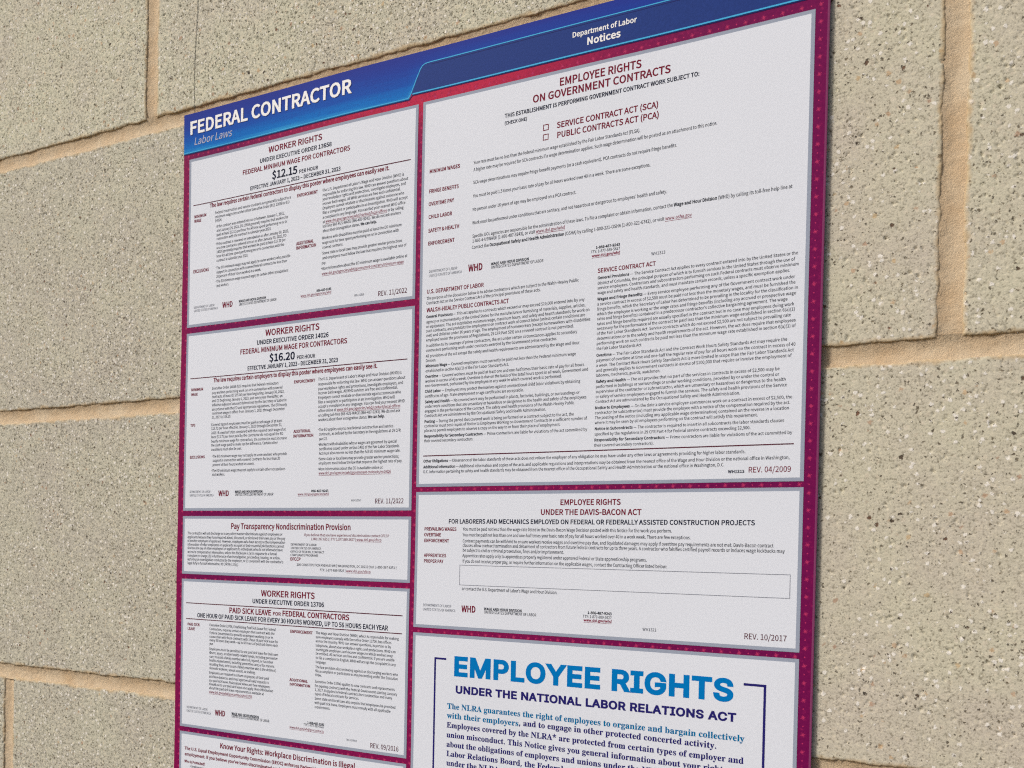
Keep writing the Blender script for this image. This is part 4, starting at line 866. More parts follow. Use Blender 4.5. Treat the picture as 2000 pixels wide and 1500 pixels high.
# header: blue band that steps up over a navy tab
arc = [(188.0, 27.3), (190.0, 24.6), (193.6, 16.5), (196.2, 11.2), (197.6, 9.3), (199.6, 8.3), (203.0, 8.05)]
band = [(0, 0), (425.3, 0), (425.3, 8.0)] + arc[::-1] + [(0, 27.3)]
header = flat('header_band', [band], 0.08, MAT['header'], poster)
flat('navy_tab', [[(189.75, 24.7), (193.3, 16.6), (195.9, 11.3), (197.3, 9.4), (199.4, 8.2), (203, 7.8), (425.3, 7.8), (425.3, 24.7)]], 0.10, MAT['tab'], header)
flat('cyan_line', stroke([(0, 26.75), (187.6, 26.75)] + [(a - 0.5, b - 0.4) for a, b in arc[1:]] + [(425.3, 7.6)], 0.55), 0.14, MAT['glow'], header)
flat('cyan_line', [rect(190.6, 24.2, 425.3, 25.0)], 0.14, MAT['glow'], header)
flat('blue_line', stroke([(0, 27.75), (188.4, 27.75), (190.6, 25.45), (425.3, 25.45)], 0.7), 0.12, MAT['navyline'], header)
flat('blue_line', stroke([(203.4, 9.1), (425.3, 9.0)], 0.35), 0.12, MAT['navyline'], header)

TEXTS = [
 {'panel': 'header', 'items': [
  ('title', [{'t': 'FEDERAL CONTRACTOR', 'u': 5.22, 'v': 14.7, 'w': 139.84, 'c': 9.21, 's': 's', 'k': 'white'}]),
  ('subtitle', [{'t': 'Labor Laws', 'u': 9.29, 'v': 22.39, 'w': 35.26, 'c': 4.99, 's': 'i', 'k': 'pale'}]),
  ('subtitle', [{'t': 'Department of Labor', 'u': 295.1, 'v': 15.01, 'w': 37.37, 'c': 2.98, 's': 'm', 'k': 'white'}]),
  ('subtitle', [{'t': 'Notices', 'u': 303.87, 'v': 20.99, 'w': 19.74, 'c': 4.09, 's': 's', 'k': 'white'}]),
 ]},
 {'panel': 'p1', 'items': [
  ('heading', [{'t': 'WORKER RIGHTS', 'u': 77.39, 'v': 39.83, 'w': 45.37, 'c': 3.99, 's': 'm', 'k': 'maroon'}]),
  ('heading', [{'t': 'UNDER EXECUTIVE ORDER 13658', 'u': 69.77, 'v': 45.28, 'w': 60.77, 'c': 2.82, 's': 'm', 'k': 'navy'}]),
  ('heading', [{'t': 'FEDERAL MINIMUM WAGE FOR CONTRACTORS', 'u': 54.59, 'v': 50.66, 'w': 90.61, 'c': 3.2, 's': 'm', 'k': 'maroon'}]),
  ('heading', [{'t': '$12.15', 'u': 80.76, 'v': 57.9, 'w': 21.86, 'c': 5.25, 's': 's', 'k': 'navy'}]),
  ('heading', [{'t': 'PER HOUR', 'u': 103.9, 'v': 58.07, 'w': 15.77, 'c': 2.41, 's': 'm', 'k': 'navy'}]),
  ('heading', [{'t': 'EFFECTIVE JANUARY 1, 2023 – DECEMBER 31, 2023', 'u': 61.64, 'v': 62.12, 'w': 76.34, 'c': 2.66, 's': 'm', 'k': 'navy'}]),
  ('rule_line', [{'rect': [9.5, 63.957, 190.47, 64.537], 'k': 'rule'}]),
  ('heading', [{'t': 'The law requires certain federal contractors to display this poster where employees can easily see it.', 'u': 25.09, 'v': 68.08, 'w': 150.05, 'c': 2.91, 's': 'b', 'k': 'maroon'}]),
  ('side_heading', [{'t': 'MINIMUM', 'u': 10.53, 'v': 73.26, 'w': 11.39, 'c': 2.14, 's': 'b', 'k': 'maroon'},
    {'t': 'WAGE', 'u': 10.6, 'v': 76.38, 'w': 6.67, 'c': 2.14, 's': 'b', 'k': 'maroon'}]),
  ('side_heading', [{'t': 'EXCLUSIONS', 'u': 10.4, 'v': 111.53, 'w': 14.67, 'c': 2.36, 's': 'b', 'k': 'maroon'}]),
  ('side_heading', [{'t': 'ENFORCEMENT', 'u': 102.47, 'v': 73.41, 'w': 17.33, 'c': 2.2, 's': 'b', 'k': 'maroon'}]),
  ('side_heading', [{'t': 'ADDITIONAL', 'u': 102.58, 'v': 104.48, 'w': 14.46, 'c': 2.2, 's': 'b', 'k': 'maroon'},
    {'t': 'INFORMATION', 'u': 102.49, 'v': 107.35, 'w': 16.61, 'c': 2.2, 's': 'b', 'k': 'maroon'}]),
  ('paragraph', [{'t': 'Federal construction and service contracts are generally subject to a', 'u': 29.89, 'v': 73.13, 'w': 67.45, 'c': 1.86, 's': 'r', 'k': 'ink'},
    {'t': 'minimum wage rate under either Executive Order (EO) 13658 or EO', 'u': 29.96, 'v': 76.01, 'w': 66.27, 'c': 1.86, 's': 'r', 'k': 'ink'},
    {'t': '14026.', 'u': 30.02, 'v': 78.62, 'w': 6.66, 'c': 1.86, 's': 'r', 'k': 'ink'}]),
  ('paragraph', [{'t': '•', 'u': 30.11, 'v': 82.55, 'w': None, 'c': 1.86, 's': 'r', 'k': 'ink'},
    {'t': 'If the contract was entered into on or between January 1, 2015,', 'u': 31.58, 'v': 82.76, 'w': 60.68, 'c': 1.86, 's': 'r', 'k': 'ink'},
    {'t': 'and January 29, 2022, EO 13658 generally requires that workers be', 'u': 31.65, 'v': 85.59, 'w': 63.67, 'c': 1.86, 's': 'r', 'k': 'ink'},
    {'t': 'paid at least $12.15 per hour for all time spent performing on or in', 'u': 31.71, 'v': 88.46, 'w': 62.75, 'c': 1.86, 's': 'r', 'k': 'ink'},
    {'t': 'connection with the contract in calendar year 2023.', 'u': 31.77, 'v': 91.2, 'w': 49.21, 'c': 1.86, 's': 'r', 'k': 'ink'}]),
  ('paragraph', [{'t': '•', 'u': 30.26, 'v': 94.58, 'w': None, 'c': 1.86, 's': 'r', 'k': 'ink'},
    {'t': 'If the contract is renewed or extended on or after January 30, 2022,', 'u': 31.74, 'v': 94.78, 'w': 64.3, 'c': 1.86, 's': 'r', 'k': 'ink'},
    {'t': 'or a new contract is entered into on or after January 30, 2022, EO', 'u': 31.8, 'v': 97.52, 'w': 62.35, 'c': 1.86, 's': 'r', 'k': 'ink'},
    {'t': '14026 generally requires that workers be paid at least $16.20 per', 'u': 31.86, 'v': 100.26, 'w': 61.57, 'c': 1.86, 's': 'r', 'k': 'ink'},
    {'t': 'hour for all time spent performing on or in connection with the', 'u': 31.93, 'v': 103.22, 'w': 60.38, 'c': 1.86, 's': 'r', 'k': 'ink'},
    {'t': 'contract in calendar year 2023.', 'u': 32.0, 'v': 106.17, 'w': 28.92, 'c': 1.86, 's': 'r', 'k': 'ink'}]),
  ('paragraph', [{'t': '•', 'u': 30.52, 'v': 111.05, 'w': None, 'c': 1.86, 's': 'r', 'k': 'ink'},
    {'t': 'The EO minimum wage may not apply to some workers who provide', 'u': 32.0, 'v': 111.23, 'w': 65.65, 'c': 1.86, 's': 'r', 'k': 'ink'},
    {'t': 'support in connection with covered federal contracts for less than', 'u': 32.07, 'v': 114.18, 'w': 62.72, 'c': 1.86, 's': 'r', 'k': 'ink'},
    {'t': '20 percent of their hours worked in a week.', 'u': 32.13, 'v': 117.14, 'w': 40.43, 'c': 1.86, 's': 'r', 'k': 'ink'},
    {'t': '•', 'u': 30.73, 'v': 120.35, 'w': None, 'c': 1.86, 's': 'r', 'k': 'ink'},
    {'t': 'The EO minimum wage may not apply to certain other occupations', 'u': 32.21, 'v': 120.51, 'w': 63.91, 'c': 1.86, 's': 'r', 'k': 'ink'},
    {'t': 'and workers.', 'u': 32.28, 'v': 123.47, 'w': 11.56, 'c': 1.86, 's': 'r', 'k': 'ink'}]),
  ('paragraph', [{'t': '•', 'u': 122.32, 'v': 72.97, 'w': None, 'c': 1.81, 's': 'r', 'k': 'ink'},
    {'t': "The U.S. Department of Labor's Wage and Hour Division (WHD) is", 'u': 123.6, 'v': 73.17, 'w': 62.28, 'c': 1.81, 's': 'r', 'k': 'ink'},
    {'t': 'responsible for enforcing this law. WHD can answer questions about', 'u': 123.67, 'v': 76.13, 'w': 65.18, 'c': 1.81, 's': 'r', 'k': 'ink'},
    {'t': 'your workplace rights and protections, investigate employers, and', 'u': 123.73, 'v': 78.88, 'w': 63.62, 'c': 1.81, 's': 'r', 'k': 'ink'},
    {'t': 'recover back wages. All WHD services are free and confidential.', 'u': 123.8, 'v': 81.76, 'w': 59.82, 'c': 1.81, 's': 'r', 'k': 'ink'},
    {'t': 'Employers cannot retaliate or discriminate against someone who', 'u': 123.87, 'v': 84.59, 'w': 62.29, 'c': 1.81, 's': 'r', 'k': 'ink'},
    {'t': 'files a complaint or participates in an investigation. WHD will accept', 'u': 123.93, 'v': 87.55, 'w': 64.74, 'c': 1.81, 's': 'r', 'k': 'ink'},
    {'t': 'a complaint in any language. You can find your nearest WHD office', 'u': 124.0, 'v': 90.5, 'w': 63.18, 'c': 1.81, 's': 'r', 'k': 'ink'},
    {'t': 'at __www.dol.gov/agencies/whd/contact/local-offices__ or by calling', 'u': 124.07, 'v': 93.34, 'w': 61.84, 'c': 1.81, 's': 'r', 'k': 'ink'},
    {'t': 'toll-free 866-4US-WAGE (866-487-9243). We do not ask workers', 'u': 124.13, 'v': 96.22, 'w': 60.05, 'c': 1.81, 's': 'r', 'k': 'ink'},
    {'t': 'about their immigration status. **We can help.**', 'u': 124.2, 'v': 99.17, 'w': 42.33, 'c': 1.81, 's': 'r', 'k': 'ink'}]),
  ('paragraph', [{'t': '•', 'u': 122.67, 'v': 103.48, 'w': None, 'c': 1.81, 's': 'r', 'k': 'ink'},
    {'t': 'Workers with disabilities must be paid at least the EO minimum', 'u': 123.96, 'v': 103.65, 'w': 60.85, 'c': 1.81, 's': 'r', 'k': 'ink'},
    {'t': 'wage rate for time spent performing on or in connection with', 'u': 124.03, 'v': 106.69, 'w': 58.83, 'c': 1.81, 's': 'r', 'k': 'ink'},
    {'t': 'covered contracts.', 'u': 124.1, 'v': 109.68, 'w': 16.79, 'c': 1.81, 's': 'r', 'k': 'ink'},
    {'t': '•', 'u': 122.89, 'v': 113.15, 'w': None, 'c': 1.81, 's': 'r', 'k': 'ink'},
    {'t': 'Some state or local laws may provide greater worker protections', 'u': 124.18, 'v': 113.31, 'w': 61.21, 'c': 1.81, 's': 'r', 'k': 'ink'},
    {'t': 'and employers must follow the law that requires the highest rate of', 'u': 124.25, 'v': 116.39, 'w': 64.2, 'c': 1.81, 's': 'r', 'k': 'ink'}]),
  ('paragraph', [{'t': 'pay.', 'u': 123.77, 'v': 119.48, 'w': 3.59, 'c': 1.81, 's': 'r', 'k': 'ink'},
    {'t': '•', 'u': 122.51, 'v': 122.93, 'w': None, 'c': 1.81, 's': 'r', 'k': 'ink'},
    {'t': 'More information about the EO minimum wage is available online at', 'u': 123.85, 'v': 123.1, 'w': 65.5, 'c': 1.81, 's': 'r', 'k': 'ink'},
    {'t': '__www.dol.gov/agencies/whd/government-contracts/minimum-wage__', 'u': 123.93, 'v': 126.38, 'w': 62.9, 'c': 1.81, 's': 'r', 'k': 'ink'}]),
  ('agency_line', [{'t': 'DEPARTMENT OF LABOR', 'u': 11.61, 'v': 136.33, 'w': 19.17, 'c': 1.61, 's': 'l', 'k': 'grey'},
    {'t': 'UNITED STATES OF AMERICA', 'u': 11.66, 'v': 138.66, 'w': 22.12, 'c': 1.61, 's': 'l', 'k': 'grey'}]),
  ('agency_initials', [{'t': 'WHD', 'u': 38.12, 'v': 138.4, 'w': 9.41, 'c': 3.94, 's': 'b', 'k': 'maroon'}]),
  ('agency_line', [{'t': '**WAGE AND HOUR DIVISION**', 'u': 53.11, 'v': 136.29, 'w': 24.28, 'c': 1.73, 's': 'r', 'k': 'ink'},
    {'t': 'UNITED STATES DEPARTMENT OF LABOR', 'u': 53.16, 'v': 138.46, 'w': 33.27, 'c': 1.73, 's': 'r', 'k': 'ink'}]),
  ('contact_lines', [{'t': '**866-487-9243**', 'u': 119.83, 'v': 136.59, 'w': 12.0, 'c': 1.58, 's': 'r', 'k': 'ink'},
    {'t': '__www.dol.gov/agencies/whd__', 'u': 106.8, 'v': 138.57, 'w': 25.07, 'c': 1.58, 's': 'r', 'k': 'ink'}]),
  ('form_number', [{'t': 'WH1088', 'u': 150.01, 'v': 142.94, 'w': 7.66, 'c': 1.37, 's': 'l', 'k': 'grey'}]),
  ('revision_date', [{'t': 'REV. 11/2022', 'u': 168.06, 'v': 144.63, 'w': 21.51, 'c': 3.02, 's': 'r', 'k': 'rev'}]),
 ]},
 {'panel': 'p2', 'items': [
  ('heading', [{'t': 'WORKER RIGHTS', 'u': 77.29, 'v': 161.08, 'w': 45.48, 'c': 4.26, 's': 'm', 'k': 'maroon'}]),
  ('heading', [{'t': 'UNDER EXECUTIVE ORDER 14026', 'u': 69.74, 'v': 166.4, 'w': 60.54, 'c': 3.08, 's': 'm', 'k': 'navy'}]),
  ('heading', [{'t': 'FEDERAL MINIMUM WAGE FOR CONTRACTORS', 'u': 55.05, 'v': 171.67, 'w': 89.96, 'c': 3.47, 's': 'm', 'k': 'maroon'}]),
  ('heading', [{'t': '$16.20', 'u': 80.99, 'v': 178.54, 'w': 21.96, 'c': 5.1, 's': 's', 'k': 'navy'}]),
  ('heading', [{'t': 'PER HOUR', 'u': 104.34, 'v': 178.7, 'w': 15.22, 'c': 2.51, 's': 'm', 'k': 'navy'}]),
  ('heading', [{'t': 'EFFECTIVE JANUARY 1, 2023 - DECEMBER 31, 2023', 'u': 61.9, 'v': 182.96, 'w': 76.15, 'c': 2.85, 's': 'm', 'k': 'navy'}]),
  ('rule_line', [{'rect': [9.65, 184.755, 190.52, 185.335], 'k': 'rule'}]),
  ('heading', [{'t': 'The law requires certain employers to display this poster where employees can easily see it.', 'u': 31.38, 'v': 188.99, 'w': 137.23, 'c': 3.0, 's': 'b', 'k': 'maroon'}]),
  ('side_heading', [{'t': 'MINIMUM', 'u': 10.73, 'v': 193.88, 'w': 11.38, 'c': 1.98, 's': 'b', 'k': 'maroon'},
    {'t': 'WAGE', 'u': 10.8, 'v': 197.19, 'w': 6.29, 'c': 1.98, 's': 'b', 'k': 'maroon'}]),
  ('side_heading', [{'t': 'TIPS', 'u': 10.88, 'v': 218.78, 'w': 4.49, 'c': 1.98, 's': 'b', 'k': 'maroon'}]),
  ('side_heading', [{'t': 'EXCLUSIONS', 'u': 10.79, 'v': 240.99, 'w': 14.21, 'c': 1.98, 's': 'b', 'k': 'maroon'}]),
  ('side_heading', [{'t': 'ENFORCEMENT', 'u': 102.44, 'v': 194.26, 'w': 17.41, 'c': 2.01, 's': 'b', 'k': 'maroon'}]),
  ('side_heading', [{'t': 'ADDITIONAL', 'u': 102.67, 'v': 226.58, 'w': 14.18, 'c': 2.01, 's': 'b', 'k': 'maroon'},
    {'t': 'INFORMATION', 'u': 102.48, 'v': 229.66, 'w': 16.69, 'c': 2.01, 's': 'b', 'k': 'maroon'}]),
  ('paragraph', [{'t': 'Executive Order 14026 (EO) requires that federal contractors', 'u': 30.23, 'v': 193.91, 'w': 59.11, 'c': 1.86, 's': 'r', 'k': 'ink'},
    {'t': 'pay workers performing work on or in connection with covered', 'u': 30.3, 'v': 196.96, 'w': 62.5, 'c': 1.86, 's': 'r', 'k': 'ink'},
    {'t': 'contracts at least (1) $15.00 per hour beginning January 30, 2022,', 'u': 30.36, 'v': 199.72, 'w': 64.05, 'c': 1.86, 's': 'r', 'k': 'ink'},
    {'t': 'and (2) beginning January 1, 2023, and every year thereafter, an', 'u': 30.43, 'v': 202.55, 'w': 62.5, 'c': 1.86, 's': 'r', 'k': 'ink'},
    {'t': 'inflation-adjusted amount determined by the Secretary of Labor in', 'u': 30.49, 'v': 205.44, 'w': 65.87, 'c': 1.86, 's': 'r', 'k': 'ink'},
    {'t': 'accordance with the EO and appropriate regulations. The EO hourly', 'u': 30.56, 'v': 208.4, 'w': 66.12, 'c': 1.86, 's': 'r', 'k': 'ink'},
    {'t': 'minimum wage in effect from January 1, 2023 through December', 'u': 30.62, 'v': 211.16, 'w': 64.32, 'c': 1.86, 's': 'r', 'k': 'ink'},
    {'t': '31, 2023 is $16.20.', 'u': 30.69, 'v': 213.91, 'w': 17.42, 'c': 1.86, 's': 'r', 'k': 'ink'}]),
  ('paragraph', [{'t': 'Covered tipped employees must be paid a cash wage of at least', 'u': 30.23, 'v': 218.97, 'w': 62.81, 'c': 1.87, 's': 'r', 'k': 'ink'},
    {'t': '$13.75 per hour effective January 1, 2023 through December 31,', 'u': 30.29, 'v': 221.6, 'w': 62.81, 'c': 1.87, 's': 'r', 'k': 'ink'},
    {'t': "2023. If a worker's tips combined with the required cash wage of at", 'u': 30.36, 'v': 224.69, 'w': 65.67, 'c': 1.87, 's': 'r', 'k': 'ink'},
    {'t': 'least $13.75 per hour paid by the contractor do not equal the EO', 'u': 30.42, 'v': 227.45, 'w': 63.59, 'c': 1.87, 's': 'r', 'k': 'ink'},
    {'t': 'hourly minimum wage for contractors, the contractor must increase', 'u': 30.49, 'v': 230.42, 'w': 66.7, 'c': 1.87, 's': 'r', 'k': 'ink'},
    {'t': 'the cash wage paid to make up the difference. Certain other', 'u': 30.55, 'v': 233.17, 'w': 58.91, 'c': 1.87, 's': 'r', 'k': 'ink'},
    {'t': 'conditions must also be met.', 'u': 30.62, 'v': 236.14, 'w': 27.91, 'c': 1.87, 's': 'r', 'k': 'ink'}]),
  ('paragraph', [{'t': '•', 'u': 30.67, 'v': 240.8, 'w': None, 'c': 1.86, 's': 'r', 'k': 'ink'},
    {'t': 'The EO minimum wage may not apply to some workers who provide', 'u': 32.15, 'v': 240.84, 'w': 65.38, 'c': 1.86, 's': 'r', 'k': 'ink'},
    {'t': 'support in connection with covered contracts for less than 20', 'u': 32.21, 'v': 243.68, 'w': 59.58, 'c': 1.86, 's': 'r', 'k': 'ink'},
    {'t': 'percent of their hours worked in a week.', 'u': 32.28, 'v': 246.65, 'w': 37.61, 'c': 1.86, 's': 'r', 'k': 'ink'}]),
  ('paragraph', [{'t': '•', 'u': 30.4, 'v': 250.68, 'w': None, 'c': 1.94, 's': 'r', 'k': 'ink'},
    {'t': 'The EO minimum wage may not apply to certain other occupations', 'u': 31.94, 'v': 250.72, 'w': 64.42, 'c': 1.94, 's': 'r', 'k': 'ink'},
    {'t': 'and workers.', 'u': 32.0, 'v': 253.36, 'w': 11.75, 'c': 1.94, 's': 'r', 'k': 'ink'}]),
  ('paragraph', [{'t': "The U.S. Department of Labor's Wage and Hour Division (WHD) is", 'u': 122.22, 'v': 193.75, 'w': 64.24, 'c': 1.86, 's': 'r', 'k': 'ink'},
    {'t': 'responsible for enforcing this law. WHD can answer questions about', 'u': 122.3, 'v': 196.92, 'w': 66.92, 'c': 1.86, 's': 'r', 'k': 'ink'},
    {'t': 'your workplace rights and protections, investigate employers, and', 'u': 122.37, 'v': 199.97, 'w': 65.36, 'c': 1.86, 's': 'r', 'k': 'ink'},
    {'t': 'recover back wages. All WHD services are free and confidential.', 'u': 122.43, 'v': 202.66, 'w': 61.54, 'c': 1.86, 's': 'r', 'k': 'ink'},
    {'t': 'Employers cannot retaliate or discriminate against someone who', 'u': 122.5, 'v': 205.62, 'w': 63.79, 'c': 1.86, 's': 'r', 'k': 'ink'},
    {'t': 'files a complaint or participates in an investigation. WHD will', 'u': 122.56, 'v': 208.51, 'w': 59.29, 'c': 1.86, 's': 'r', 'k': 'ink'},
    {'t': 'accept a complaint in any language. You can find your nearest WHD', 'u': 122.63, 'v': 211.28, 'w': 66.48, 'c': 1.86, 's': 'r', 'k': 'ink'},
    {'t': 'office online at __www.dol.gov/agencies/whd/contact/local-offices__', 'u': 122.69, 'v': 214.05, 'w': 63.34, 'c': 1.86, 's': 'r', 'k': 'ink'},
    {'t': 'or calling toll-free 866-4US-WAGE (866-487-9243). We do not ask', 'u': 122.76, 'v': 216.98, 'w': 63.12, 'c': 1.86, 's': 'r', 'k': 'ink'},
    {'t': 'workers about their immigration status. **We can help.**', 'u': 122.82, 'v': 219.87, 'w': 51.79, 'c': 1.86, 's': 'r', 'k': 'ink'}]),
  ('paragraph', [{'t': '•', 'u': 122.27, 'v': 226.17, 'w': None, 'c': 1.86, 's': 'r', 'k': 'ink'},
    {'t': 'The EO applies only to new federal construction and service', 'u': 123.57, 'v': 226.22, 'w': 57.57, 'c': 1.86, 's': 'r', 'k': 'ink'},
    {'t': 'contracts, as defined by the Secretary in the regulations at 29 CFR', 'u': 123.63, 'v': 229.11, 'w': 62.98, 'c': 1.86, 's': 'r', 'k': 'ink'},
    {'t': 'part 23.', 'u': 123.7, 'v': 232.16, 'w': 6.9, 'c': 1.86, 's': 'r', 'k': 'ink'},
    {'t': '•', 'u': 122.49, 'v': 235.67, 'w': None, 'c': 1.86, 's': 'r', 'k': 'ink'},
    {'t': 'Workers with disabilities whose wages are governed by special', 'u': 123.78, 'v': 235.72, 'w': 60.06, 'c': 1.86, 's': 'r', 'k': 'ink'},
    {'t': 'certificates issued under section 14(c) of the Fair Labor Standards', 'u': 123.85, 'v': 238.6, 'w': 61.86, 'c': 1.86, 's': 'r', 'k': 'ink'},
    {'t': 'Act must also receive no less than the full EO minimum wage rate.', 'u': 123.92, 'v': 241.45, 'w': 62.76, 'c': 1.86, 's': 'r', 'k': 'ink'},
    {'t': '•', 'u': 122.71, 'v': 244.98, 'w': None, 'c': 1.86, 's': 'r', 'k': 'ink'},
    {'t': 'Some state or local laws may provide greater worker protections;', 'u': 124.0, 'v': 245.01, 'w': 61.63, 'c': 1.86, 's': 'r', 'k': 'ink'}]),
  ('paragraph', [{'t': 'employers must follow the law that requires the highest rate of pay.', 'u': 123.73, 'v': 247.8, 'w': 64.53, 'c': 1.81, 's': 'r', 'k': 'ink'},
    {'t': '•', 'u': 122.47, 'v': 251.49, 'w': None, 'c': 1.81, 's': 'r', 'k': 'ink'},
    {'t': 'More information about the EO is available online at', 'u': 123.82, 'v': 251.51, 'w': 49.89, 'c': 1.81, 's': 'r', 'k': 'ink'},
    {'t': '__www.dol.gov/agencies/whd/government-contracts/eo14026__', 'u': 123.88, 'v': 254.23, 'w': 56.07, 'c': 1.81, 's': 'r', 'k': 'ink'}]),
  ('agency_line', [{'t': 'DEPARTMENT OF LABOR', 'u': 11.21, 'v': 264.99, 'w': 19.51, 'c': 1.61, 's': 'l', 'k': 'grey'},
    {'t': 'UNITED STATES OF AMERICA', 'u': 11.27, 'v': 267.49, 'w': 22.48, 'c': 1.61, 's': 'l', 'k': 'grey'}]),
  ('agency_initials', [{'t': 'WHD', 'u': 38.22, 'v': 267.45, 'w': 9.57, 'c': 3.96, 's': 'b', 'k': 'maroon'}]),
  ('agency_line', [{'t': '**WAGE AND HOUR DIVISION**', 'u': 53.17, 'v': 265.4, 'w': 24.28, 'c': 1.74, 's': 'r', 'k': 'ink'},
    {'t': 'UNITED STATES DEPARTMENT OF LABOR', 'u': 53.21, 'v': 267.32, 'w': 33.43, 'c': 1.74, 's': 'r', 'k': 'ink'}]),
  ('contact_lines', [{'t': '**866-487-9243**', 'u': 118.11, 'v': 265.47, 'w': 13.93, 'c': 1.58, 's': 'r', 'k': 'ink'},
    {'t': '__www.dol.gov/agencies/whd__', 'u': 107.11, 'v': 267.44, 'w': 25.18, 'c': 1.58, 's': 'r', 'k': 'ink'}]),
  ('form_number', [{'t': 'WH1090', 'u': 150.01, 'v': 271.62, 'w': 7.7, 'c': 1.29, 's': 'l', 'k': 'grey'}]),
  ('revision_date', [{'t': 'REV. 11/2022', 'u': 168.16, 'v': 273.0, 'w': 21.44, 'c': 3.03, 's': 'r', 'k': 'rev'}]),
 ]},
 {'panel': 'p3', 'items': [
  ('heading', [{'t': 'Pay Transparency Nondiscrimination Provision', 'u': 50.03, 'v': 289.87, 'w': 100.2, 'c': 4.01, 's': 'm', 'k': 'maroon'}]),
  ('paragraph', [{'t': 'The contractor will not discharge or in any other manner discriminate against employees or', 'u': 9.93, 'v': 293.91, 'w': 85.09, 'c': 1.81, 's': 'r', 'k': 'ink'},
    {'t': 'applicants because they have inquired about, discussed, or disclosed their own pay or the pay', 'u': 9.99, 'v': 296.62, 'w': 87.42, 'c': 1.81, 's': 'r', 'k': 'ink'},
    {'t': 'of another employee or applicant. However, employees who have access to the compensation', 'u': 10.05, 'v': 299.21, 'w': 87.42, 'c': 1.81, 's': 'r', 'k': 'ink'},
    {'t': 'information of other employees or applicants as a part of their essential job functions cannot', 'u': 10.1, 'v': 301.79, 'w': 86.39, 'c': 1.81, 's': 'r', 'k': 'ink'},
    {'t': 'disclose the pay of other employees or applicants to individuals who do not otherwise have', 'u': 10.16, 'v': 304.25, 'w': 85.35, 'c': 1.81, 's': 'r', 'k': 'ink'},
    {'t': 'access to compensation information, unless the disclosure is (a) in response to a formal', 'u': 10.22, 'v': 306.96, 'w': 80.41, 'c': 1.81, 's': 'r', 'k': 'ink'},
    {'t': 'complaint or charge, (b) in furtherance of an investigation, proceeding, hearing, or action,', 'u': 10.28, 'v': 309.55, 'w': 83.28, 'c': 1.81, 's': 'r', 'k': 'ink'},
    {'t': "including an investigation conducted by the employer, or (c) consistent with the contractor's", 'u': 10.34, 'v': 312.14, 'w': 85.88, 'c': 1.81, 's': 'r', 'k': 'ink'},
    {'t': 'legal duty to furnish information. 41 CFR 60-1.35(c)', 'u': 10.4, 'v': 314.81, 'w': 46.9, 'c': 1.81, 's': 'r', 'k': 'ink'}]),
  ('contact_lines', [{'t': 'If you believe that you have experienced discrimination contact OFCCP', 'u': 113.01, 'v': 293.95, 'w': 66.45, 'c': 1.66, 's': 'r', 'k': 'maroon'},
    {'t': '1.800.397.6251 | TTY 1.877.889.5627 | __www.dol.gov/ofccp__', 'u': 118.62, 'v': 296.54, 'w': 55.18, 'c': 1.66, 's': 'r', 'k': 'maroon'}]),
  ('agency_line', [{'t': 'DEPARTMENT OF LABOR', 'u': 102.0, 'v': 300.29, 'w': 21.28, 'c': 1.51, 's': 'r', 'k': 'ink'},
    {'t': 'UNITED STATES OF AMERICA', 'u': 102.06, 'v': 302.64, 'w': 25.0, 'c': 1.51, 's': 'r', 'k': 'ink'},
    {'t': 'OFFICE OF FEDERAL CONTRACT', 'u': 101.9, 'v': 304.99, 'w': 27.68, 'c': 1.51, 's': 'r', 'k': 'ink'},
    {'t': 'COMPLIANCE PROGRAMS', 'u': 101.95, 'v': 307.18, 'w': 22.84, 'c': 1.51, 's': 'r', 'k': 'ink'}]),
  ('agency_initials', [{'t': 'OFCCP', 'u': 101.7, 'v': 310.21, 'w': 8.83, 'c': 2.27, 's': 'b', 'k': 'maroon'}]),
  ('contact_lines', [{'t': '200 CONSTITUTION AVENUE NW | WASHINGTON, DC 20210 | tel: 1-800-397-6251 |', 'u': 107.42, 'v': 313.42, 'w': 77.96, 'c': 1.58, 's': 'r', 'k': 'ink'},
    {'t': 'TTY: 1-877-889-5627 | __www.dol.gov/ofccp__', 'u': 126.24, 'v': 316.39, 'w': 39.83, 'c': 1.58, 's': 'r', 'k': 'ink'}]),
 ]},
 {'panel': 'p4', 'items': [
  ('heading', [{'t': 'WORKER RIGHTS', 'u': 77.69, 'v': 334.57, 'w': 45.13, 'c': 4.19, 's': 'm', 'k': 'maroon'}]),
  ('heading', [{'t': 'UNDER EXECUTIVE ORDER 13706', 'u': 70.2, 'v': 339.53, 'w': 60.17, 'c': 3.1, 's': 'm', 'k': 'navy'}]),
  ('rule_line', [{'rect': [9.75, 341.585, 190.64, 342.165], 'k': 'rule'}]),
  ('heading', [{'t': 'PAID SICK LEAVE', 'u': 49.82, 'v': 347.09, 'w': 36.99, 'c': 3.84, 's': 's', 'k': 'maroon'}]),
  ('heading', [{'t': 'FOR', 'u': 88.12, 'v': 346.8, 'w': 6.86, 'c': 2.29, 's': 's', 'k': 'maroon'}]),
  ('heading', [{'t': 'FEDERAL CONTRACTORS', 'u': 96.07, 'v': 346.91, 'w': 54.49, 'c': 3.71, 's': 's', 'k': 'maroon'}]),
  ('heading', [{'t': 'ONE HOUR OF PAID SICK LEAVE FOR EVERY 30 HOURS WORKED, UP TO 56 HOURS EACH YEAR', 'u': 20.45, 'v': 351.58, 'w': 159.68, 'c': 3.12, 's': 'm', 'k': 'navy'}]),
  ('rule_line', [{'rect': [10.0, 352.652, 190.53, 353.232], 'k': 'rule'}]),
  ('side_heading', [{'t': 'PAID SICK', 'u': 11.36, 'v': 357.7, 'w': 11.55, 'c': 1.98, 's': 'b', 'k': 'maroon'},
    {'t': 'LEAVE', 'u': 11.43, 'v': 360.85, 'w': 7.14, 'c': 1.98, 's': 'b', 'k': 'maroon'}]),
